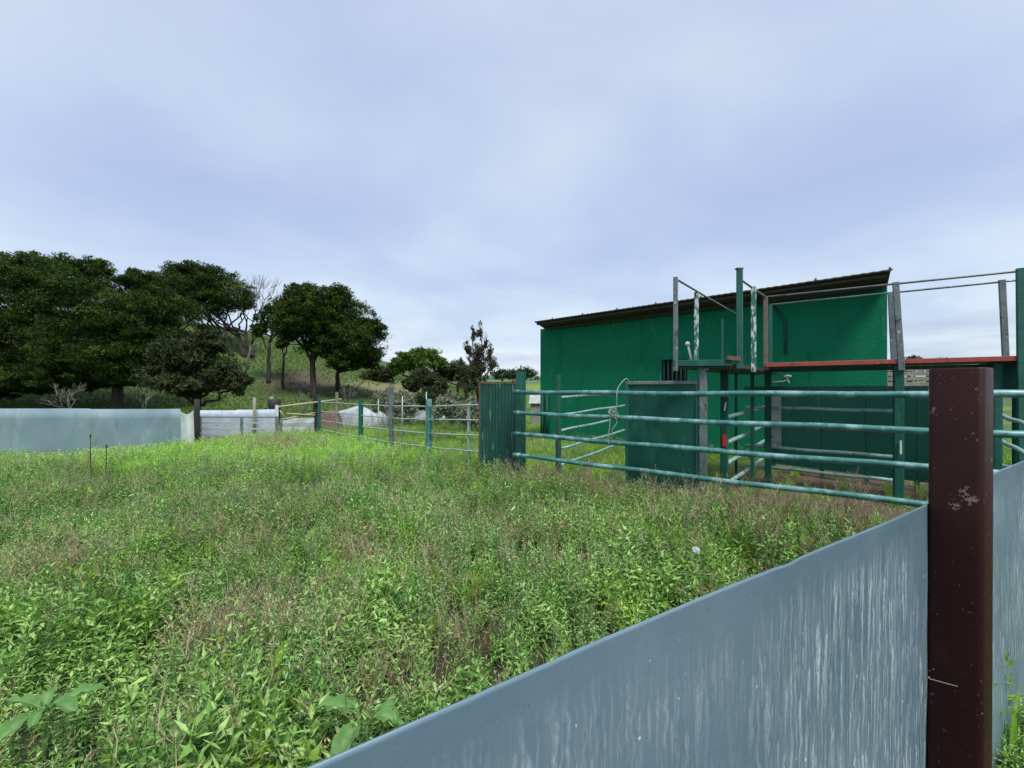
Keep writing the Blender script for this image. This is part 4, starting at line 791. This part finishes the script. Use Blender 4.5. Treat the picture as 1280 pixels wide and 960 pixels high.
# ================================================================== vegetation built as instanced plants
protos = {}
def leaf_pts(base, direction, length, width, droop, roll, R):
    d = np.array(direction, dtype=float); d /= np.linalg.norm(d); up = np.array([0, 0, 1.]); s = np.cross(d, up); s /= (np.linalg.norm(s) + 1e-6); u = np.cross(s, d); s = s * math.cos(roll) + u * math.sin(roll); u = np.cross(s, d)
    m = base + d * length * .45 - up * droop * length * .12 - u * width * .22
    q = base + d * length - up * droop * length * .45
    l = base + d * length * .42 + s * width * .5 - up * droop * length * .1; r = base + d * length * .42 - s * width * .5 - up * droop * length * .1
    return [base, l, m, r, q]
LF = [(0, 2, 1), (0, 3, 2), (1, 2, 4), (2, 3, 4)]
def make_proto(key, kind, mats, seed):
    R = np.random.default_rng(seed); V_ = []; Fc_ = []; mi = []; lv = []
    def add(vs, fs, m, l):
        b = len(V_); V_.extend([tuple(v) for v in vs]); Fc_.extend([tuple(i + b for i in f) for f in fs]); mi.extend([m] * len(fs)); lv.extend([l] * len(vs))
    def stem(p, q, r, m, l, bend=0):
        p = np.array(p); q = np.array(q); mid = (p + q) / 2 + np.array([R.uniform(-1, 1), R.uniform(-1, 1), 0]) * bend; a = np.array([r, 0, 0]); b = np.array([-r * .5, r * .87, 0]); c = np.array([-r * .5, -r * .87, 0])
        add([p + a, p + b, p + c, mid + a * .8, mid + b * .8, mid + c * .8, q + a * .4, q + b * .4, q + c * .4], [(0, 1, 4, 3), (1, 2, 5, 4), (2, 0, 3, 5), (3, 4, 7, 6), (4, 5, 8, 7), (5, 3, 6, 8)], m, l); return mid
    if kind in ('herb', 'fine', 'lush'):
        ns = {'herb': 4, 'fine': 6, 'lush': 5}[kind]
        for s in range(ns):
            h = R.uniform(.2, .38) * (1.1 if kind == 'fine' else 1); p0 = np.array([R.uniform(-.06, .06), R.uniform(-.06, .06), -.03]); az = R.uniform(0, 6.28); tilt = R.uniform(.05, .45); p1 = p0 + np.array([math.cos(az) * tilt * h, math.sin(az) * tilt * h, h])
            stem(p0, p1, .0022, 0, R.random() * .4, .01); nl = {'herb': 17, 'fine': 26, 'lush': 20}[kind]
            for i in range(nl):
                t = .15 + .85 * (i + R.random()) / nl; b = p0 + (p1 - p0) * t; a2 = i * 2.4 + R.uniform(-.5, .5); el = R.uniform(.2, .9) if t < .9 else R.uniform(.8, 1.4)
                d = [math.cos(a2) * math.cos(el), math.sin(a2) * math.cos(el), math.sin(el)]
                if kind == 'herb': ln, wd2 = R.uniform(.035, .075) * (1.15 - .5 * t), R.uniform(.009, .016)
                elif kind == 'fine': ln, wd2 = R.uniform(.018, .042), R.uniform(.004, .008)
                else: ln, wd2 = R.uniform(.045, .085) * (1.1 - .35 * t), R.uniform(.011, .02)
                add(leaf_pts(b, d, ln, wd2, R.uniform(.1, .9), R.uniform(-.5, .5), R), LF, 0, R.random())
            if kind == 'fine' and R.random() < .15:
                for i in range(8):
                    a2 = R.uniform(0, 6.28); q = p1 + np.array([math.cos(a2) * .03, math.sin(a2) * .03, R.uniform(-.01, .05)]); stem(p1, q, .0012, 1, R.random()); add(leaf_pts(q, [math.cos(a2), math.sin(a2), 1], .012, .007, 0, 0, R), LF, 1, R.random())
    elif kind == 'dry':
        for s in range(9):
            h = R.uniform(.22, .46); p0 = np.array([R.uniform(-.05, .05), R.uniform(-.05, .05), -.03]); az = R.uniform(0, 6.28); tilt = R.uniform(.05, .6); p1 = p0 + np.array([math.cos(az) * tilt * h, math.sin(az) * tilt * h, h]); stem(p0, p1, .0018, 0, R.random(), .02)
            for i in range(9):
                t = R.uniform(.35, 1); b = p0 + (p1 - p0) * t; a2 = R.uniform(0, 6.28); q = b + np.array([math.cos(a2), math.sin(a2), R.uniform(.6, 1.6)]) * R.uniform(.02, .06); stem(b, q, .0012, 0, R.random(), .004)
                if R.random() < .7: add(leaf_pts(q, [math.cos(a2), math.sin(a2), .6], R.uniform(.01, .022), .006, .3, 0, R), LF, 0, R.random())
    elif kind == 'grass':
        for s in range(46):
            az = R.uniform(0, 6.28); r0 = R.uniform(0, .09); b = np.array([math.cos(az) * r0, math.sin(az) * r0, -.02]); h = R.uniform(.12, .30); az2 = az + R.uniform(-.8, .8); t = R.uniform(.1, .7); w2 = R.uniform(.003, .006); sd = np.array([-math.sin(az2), math.cos(az2), 0]) * w2
            m1 = b + np.array([math.cos(az2) * t * h * .3, math.sin(az2) * t * h * .3, h * .6]); tp_ = b + np.array([math.cos(az2) * t * h, math.sin(az2) * t * h, h * (1 - .3 * t)]); add([b - sd, b + sd, m1 + sd, m1 - sd, tp_], [(0, 1, 2, 3), (3, 2, 4)], 0, R.random())
    elif kind == 'broad':
        for s in range(9):
            az = s * 2.4 + R.uniform(-.4, .4); el = R.uniform(.5, 1.2); h0 = R.uniform(.03, .12); add(leaf_pts(np.array([0, 0, h0]), [math.cos(az) * math.cos(el), math.sin(az) * math.cos(el), math.sin(el)], R.uniform(.1, .19), R.uniform(.04, .07), R.uniform(.3, 1), R.uniform(-.3, .3), R), LF, 0, R.random())
    elif kind == 'litter':
        for s in range(30):
            p = np.array([R.uniform(-.15, .15), R.uniform(-.15, .15), R.uniform(0, .05)]); a2 = R.uniform(0, 6.28); q = p + np.array([math.cos(a2), math.sin(a2), R.uniform(-.1, .5)]) * R.uniform(.03, .12); stem(p, q, .0016, 0, R.random(), .01)
    me = bpy.data.meshes.new(key); me.from_pydata(V_, [], Fc_)
    for m in mats: me.materials.append(M[m])
    me.polygons.foreach_set('material_index', mi); a = me.attributes.new('lv', 'FLOAT', 'POINT'); a.data.foreach_set('value', lv); me.update()
    return bpy.data.objects.new(key, me)
PC = bpy.data.collections.new('plant_kinds')
kinds = []
for key, kind, mats, cnt in (('leafy_herb', 'herb', ['herb'], 3), ('fine_herb', 'fine', ['herbgrey', 'dry'], 3), ('lush_herb', 'lush', ['herb'], 3), ('dry_stalks', 'dry', ['dry'], 3), ('grass_tuft', 'grass', ['grass'], 3), ('broad_leaf_plant', 'broad', ['herblime'], 2), ('lime_herb', 'lush', ['herblime'], 1), ('litter', 'litter', ['dry'], 2), ('hill_grass', 'grass', ['hillgrass'], 3)):
    for i in range(cnt):
        nm = '%02d_%s' % (len(kinds), key); PC.objects.link(make_proto(nm, kind, mats, 100 + len(kinds))); kinds.append(key)
IDX = {}
for i, k_ in enumerate(kinds): IDX.setdefault(k_, []).append(i)
ng = bpy.data.node_groups.new('scatter_plants', 'GeometryNodeTree')
ng.interface.new_socket('Geometry', in_out='INPUT', socket_type='NodeSocketGeometry'); ng.interface.new_socket('Geometry', in_out='OUTPUT', socket_type='NodeSocketGeometry')
gi = ng.nodes.new('NodeGroupInput'); go = ng.nodes.new('NodeGroupOutput'); iop = ng.nodes.new('GeometryNodeInstanceOnPoints'); ci = ng.nodes.new('GeometryNodeCollectionInfo')
ci.inputs['Collection'].default_value = PC; ci.inputs['Separate Children'].default_value = True; ci.inputs['Reset Children'].default_value = True
def na(name, dt):
    n = ng.nodes.new('GeometryNodeInputNamedAttribute'); n.data_type = dt; n.inputs['Name'].default_value = name; return n.outputs['Attribute']
iop.inputs['Pick Instance'].default_value = True
ng.links.new(gi.outputs[0], iop.inputs['Points']); ng.links.new(ci.outputs[0], iop.inputs['Instance']); ng.links.new(na('kindex', 'INT'), iop.inputs['Instance Index'])
ng.links.new(na('rot', 'FLOAT_VECTOR'), iop.inputs['Rotation']); ng.links.new(na('size', 'FLOAT'), iop.inputs['Scale']); ng.links.new(iop.outputs[0], go.inputs[0])
def scatter(name, pts, label, cat):
    me = bpy.data.meshes.new(name); me.from_pydata([p[0] for p in pts], [], [])
    for nm, dt, vals in (('kindex', 'INT', [p[1] for p in pts]), ('size', 'FLOAT', [p[2] for p in pts]), ('tint', 'FLOAT', [p[4] for p in pts])):
        a = me.attributes.new(nm, dt, 'POINT'); a.data.foreach_set('value', vals)
    a = me.attributes.new('rot', 'FLOAT_VECTOR', 'POINT'); a.data.foreach_set('vector', [c for p in pts for c in p[3]])
    o = bpy.data.objects.new(name, me); COL.objects.link(o); md = o.modifiers.new('plants', 'NODES'); md.node_group = ng
    o['kind'] = 'stuff'; o['label'] = label; o['category'] = cat; return o
def nz(x, y, s, o): return mnoise.noise(Vector((x * s + o, y * s - o, o * .37))) * .5 + .5
random.seed(99)
def in_barn(x, y):
    v = Vector((x, y, 0)) - W1; t = v.dot(wd_); b = v.dot(bk_); return -.05 < t < Lw + .05 and -.05 < b < 4.4
LA = W(645, 7.5, 0); LBp = W(395, LD(395), 0); ldir = (LBp - LA).normalized(); ln_ = Vector((ldir.y, -ldir.x, 0)); ln_ = ln_ if ln_.y > 0 else -ln_
weeds = []; yard = []
def put(lst, x, y, kind, s, tint=None):
    z = ground(x, y)
    lst.append(((x, y, z), random.choice(IDX[kind]), s, (random.uniform(-.2, .2), random.uniform(-.2, .2), random.uniform(0, 6.28)), max(0, min(1, tint if tint is not None else random.random()))))
def region(x, y):
    if side_sheet(x, y) > -.04: return 'out'
    if in_barn(x, y): return None
    if side_corral(x, y) > .05 and x > -.2 : return 'yard'
    if (Vector((x, y, 0)) - LA).dot(ln_) > .1: return 'beyond'
    if y > 12.45 and x < -8.8: return 'beyond'
    return 'field'
x0, x1, y0, y1 = -19, 17, .3, 48
cell = .115; iy = 0; y = y0
while y < y1:
    step = cell * (1 if y < 6 else 1.25 if y < 17 else 2.2 if y < 26 else 3.2); xx = max(x0, -y * 1.45 - 2.5) if y < 17 else -y * 1.25
    while xx < min(x1 if y < 17 else 14, y * 1.45 + 2.5):
        if xx > 8.5 and y > 6: xx += step * 1.2
        px_, py_ = xx + random.uniform(-.5, .5) * step, y + random.uniform(-.5, .5) * step; xx += step
        rg = region(px_, py_)
        if rg is None: continue
        a = nz(px_, py_, .55, 1); b = nz(px_, py_, .9, 5); c = nz(px_, py_, 1.9, 9); r = random.random(); tint = -.12 + .75 * nz(px_, py_, .7, 13) + .5 * nz(px_, py_, 2.6, 17) + random.uniform(-.22, .22)
        if rg == 'field':
            lushfar = sm((py_ - 7.0) / 2.5) * sm((-px_ - 1.2) / 2.5) + .8 * sm((py_ - 8.5) / 1.5) * sm((1 - px_) / 2)
            dry = sm((nz(px_, py_, .8, 9) - .58) / .1) * sm((nz(px_, py_, 2.3, 5) - .5) / .12) * .75
            near = 1 - sm((py_ - 1.8) / 1.8)
            hgt = nz(px_, py_, 1.35, 21); hgt = sm((hgt - .22) / .56); s = (.42 + .4 * a + .72 * hgt + random.uniform(-.16, .2)) * (1 + .04 * near)
            if hgt < .25 and py_ > 3.2 and random.random() < .45: continue
            if py_ < 3: s = max(s, .75)
            if r < lushfar * .93: put(weeds, px_, py_, 'grass_tuft' if random.random() < .65 else 'lush_herb', (.85 + .4 * b) * 1.0, tint + .75)
            elif random.random() < dry * .62: put(weeds, px_, py_, 'dry_stalks', s * random.uniform(.8, 1.1), tint)
            elif random.random() < .015: put(weeds, px_, py_, 'dry_stalks', s, tint)
            elif random.random() < .03 + .08 * (a > .6): put(weeds, px_, py_, 'broad_leaf_plant' if random.random() < .6 else 'lime_herb', s, tint)
            elif random.random() < .10 + .6 * near: put(weeds, px_, py_, 'lush_herb' if random.random() < .4 else 'leafy_herb', s, tint + .1)
            elif random.random() < .25 + .4 * (b > .5): put(weeds, px_, py_, 'leafy_herb', s, tint)
            elif random.random() < .12: put(weeds, px_, py_, 'grass_tuft', s * 1.05, tint)
            else: put(weeds, px_, py_, 'fine_herb', s, tint)
        elif rg == 'out':
            if side_sheet(px_, py_) > .06 and py_ > .9 and not (abs(px_ - pc.x) < .14 and abs(py_ - pc.y) < .14): put(weeds, px_, py_, random.choice(['lush_herb', 'leafy_herb', 'leafy_herb', 'fine_herb']), .5 + random.random() * .3, .5)
        elif rg == 'yard':
            dirt = 1 - sm(((Vector((px_ - DIRT[0], py_ - DIRT[1], 0))).length - 2.2) / 1.4)
            if side_corral(px_, py_) < .5: dirt *= .4
            if r < .85 * dirt:
                if random.random() < .35: put(yard, px_, py_, 'litter', random.uniform(.7, 1.2))
                elif random.random() < .12: put(yard, px_, py_, 'dry_stalks', random.uniform(.35, .6))
                continue
            q = random.random(); s = random.uniform(.5, .9)
            put(yard, px_, py_, 'grass_tuft' if q < .45 else 'fine_herb' if q < .7 else 'leafy_herb' if q < .85 else 'dry_stalks', s, tint + .1)
        else:
            q = random.random()
            if y > 17 and (px_ < -3 or y < 24):
                if (Vector((px_ - BARE[0], (py_ - BARE[1]) * .7, 0))).length < 2.4 * (.5 + b) and r > .35 or (Vector((px_ - DRY_SLOPE[0], py_ - DRY_SLOPE[1], 0))).length < 4 * (.5 + b) and r > .2: continue
                put(yard, px_, py_, 'hill_grass' if q < .95 else 'fine_herb', random.uniform(.45, .85) * (1 + .012 * (y - 17)), -.1 + 1.1 * nz(px_, py_, .25, 31))
            elif y > 17: continue
            else: put(yard, px_, py_, 'grass_tuft' if q < .6 else 'fine_herb' if q < .8 else 'dry_stalks' if q < .88 else 'leafy_herb', random.uniform(.7, 1.1), tint)
    y += step * .87
# dry stalks gather along the foot of the corral rails
for i in range(190):
    t = random.uniform(-.3, 5.0); p = CA + CDIR * t - CN * random.uniform(-.25, .3)
    if side_sheet(p.x, p.y) < -.1: put(weeds, p.x, p.y, 'dry_stalks', random.uniform(.8, 1.25), random.random())
for (px, D, n_, s_) in ((345, 11.2, 60, 1.3), (300, 2.5, 26, 1.0), (655, 4.2, 16, 1.0), (300, 4.6, 30, 1.0), (50, 3.5, 22, 1.0), (840, 4.4, 20, .9), (110, 6, 30, 1.0), (430, 3.2, 14, .9)):
    c = W(px, D, 0)
    for i in range(n_): put(weeds, c.x + random.gauss(0, .05 * D + .05), c.y + random.gauss(0, .05 * D), 'dry_stalks', s_ * random.uniform(.7, 1.15), random.random())
for i in range(150):
    p = W(random.uniform(1246, 1340), random.uniform(2.0, 2.6), 0)
    if side_sheet(p.x, p.y) > .07: put(weeds, p.x, p.y, random.choice(['lush_herb', 'leafy_herb']), random.uniform(.55, .85), random.uniform(.3, .8))
scatter('meadow_weeds', weeds, 'tall green and brown weeds filling the enclosed field', 'weeds')
scatter('yard_grass', yard, 'short grass and litter in the corral and beyond the fences', 'grass')

# ================================================================== single plants one can pick out
def dock(px, D, py, n_, ln, label, seed, mat='dock'):
    random.seed(seed); b = W(px, D, py=py) + Vector((0, 0, .05)); root = thing('dock_plant', label, 'plant', b, 'dock plants in the near weeds')
    for k in range(n_):
        az = k * 2.4 + random.uniform(-.5, .5); el = random.uniform(.35, 1.0); L_ = ln * random.uniform(.75, 1.15); wd2 = L_ * .36; mb = MB(); vs = []; fs = []
        d = Vector((math.cos(az), math.sin(az), 0)); s = Vector((-d.y, d.x, 0)); roll = random.uniform(-.4, .4); n2 = 9; c_ = Vector(b) - Vector((0, 0, .12))
        for i in range(n2 + 1):
            t = i / n2; a_ = el - t * 1.25; c_ = c_ + (d * math.cos(a_) + Vector((0, 0, math.sin(a_)))) * L_ / n2
            w2 = wd2 * (math.sin(math.pi * min(1, max(0, (t - .12) / .88)) ** .8) ** .8 * .5 + .01) if t > .12 else .005
            rf = .012 * math.sin(i * 2.3 + k)
            for q in (-1, -.5, 0, .5, 1): vs.append(c_ + (s * math.cos(roll) + Vector((0, 0, math.sin(roll)))) * w2 * q + Vector((0, 0, abs(q) * w2 * .35 + (rf if abs(q) == 1 else 0))))
        for i in range(n2):
            for q in range(4): a0 = i * 5 + q; fs.append((a0, a0 + 1, a0 + 6, a0 + 5))
        mb.add(vs, fs); o = mb.build('leaf', M[mat], root, True); at = o.data.attributes.new('lv', 'FLOAT', 'POINT'); at.data.foreach_set('value', [random.random() * .3 + .35 + .25 * (i % 5 == 2) for i in range(len(vs))])
dock(58, 1.75, 872, 8, .20, 'large dock plant with broad pale leaves at the lower left edge', 1)
dock(225, 1.6, 925, 5, .15, 'dock plant with broad leaves low in the near weeds, left of centre', 2)
dock(455, 1.75, 880, 5, .2, 'long leaved dock plant near the lower end of the sheet fence', 3)
dock(335, 2.7, 760, 5, .12, 'small lime green dock plant in the middle of the near weeds', 4, 'dock')
# dandelion clock
dc = thing('dandelion_clock', 'white fluffy seed head among weeds near the dented sheet edge', 'flower', W(870, 3.0, py=700))
mb = MB(); mb.tube([W(871, 3.02, py=745), W(870, 3.0, py=692)], .003, 5); mb.build('stem', M['rope'], dc)
mb = MB(); c = W(870, 3.0, py=688); random.seed(4)
for i in range(130):
    v = Vector((random.gauss(0, 1), random.gauss(0, 1), random.gauss(0, 1))).normalized(); s = v.orthogonal().normalized() * .0016
    mb.add([c + s, c - s, c + v * .026, c + v * .026 + s * 3], [(0, 1, 2), (0, 2, 3)])
mb.build('seed_head', M['white'], dc)
# tall thin dead stalks on the left
for i, (px, D, top, lab) in enumerate(((113, 6.5, 545, 'tall thin dead stalk with dark tip before the blue grey fence'), (133, 6.8, 558, 'shorter thin dead stalk right of the tall one'))):
    b = W(px, D, 0); b.z = ground(b.x, b.y); st = thing('dead_stalk', lab, 'plant', b); random.seed(i); mb = MB(); t = W(px, D, py=top)
    limb(mb, b, t, .009, .004, 6, .03, 5); 
    for k in range(8): p = Vector(b).lerp(t, random.uniform(.4, .95)); limb(mb, p, p + Vector((random.uniform(-.09, .09), random.uniform(-.05, .05), random.uniform(.03, .1))), .003, .0015, 2, .1, 4)
    mb.build('stem', M['bark'], st)
    mb = MB(); mb.tube([t - Vector((0, 0, .03)), t, t + Vector((0, 0, .03))], [.006, .013, .005], 7); mb.build('seed_head', M['bark'], st)

for o in list(bpy.data.objects):
    if '_o' in o: del o['_o']
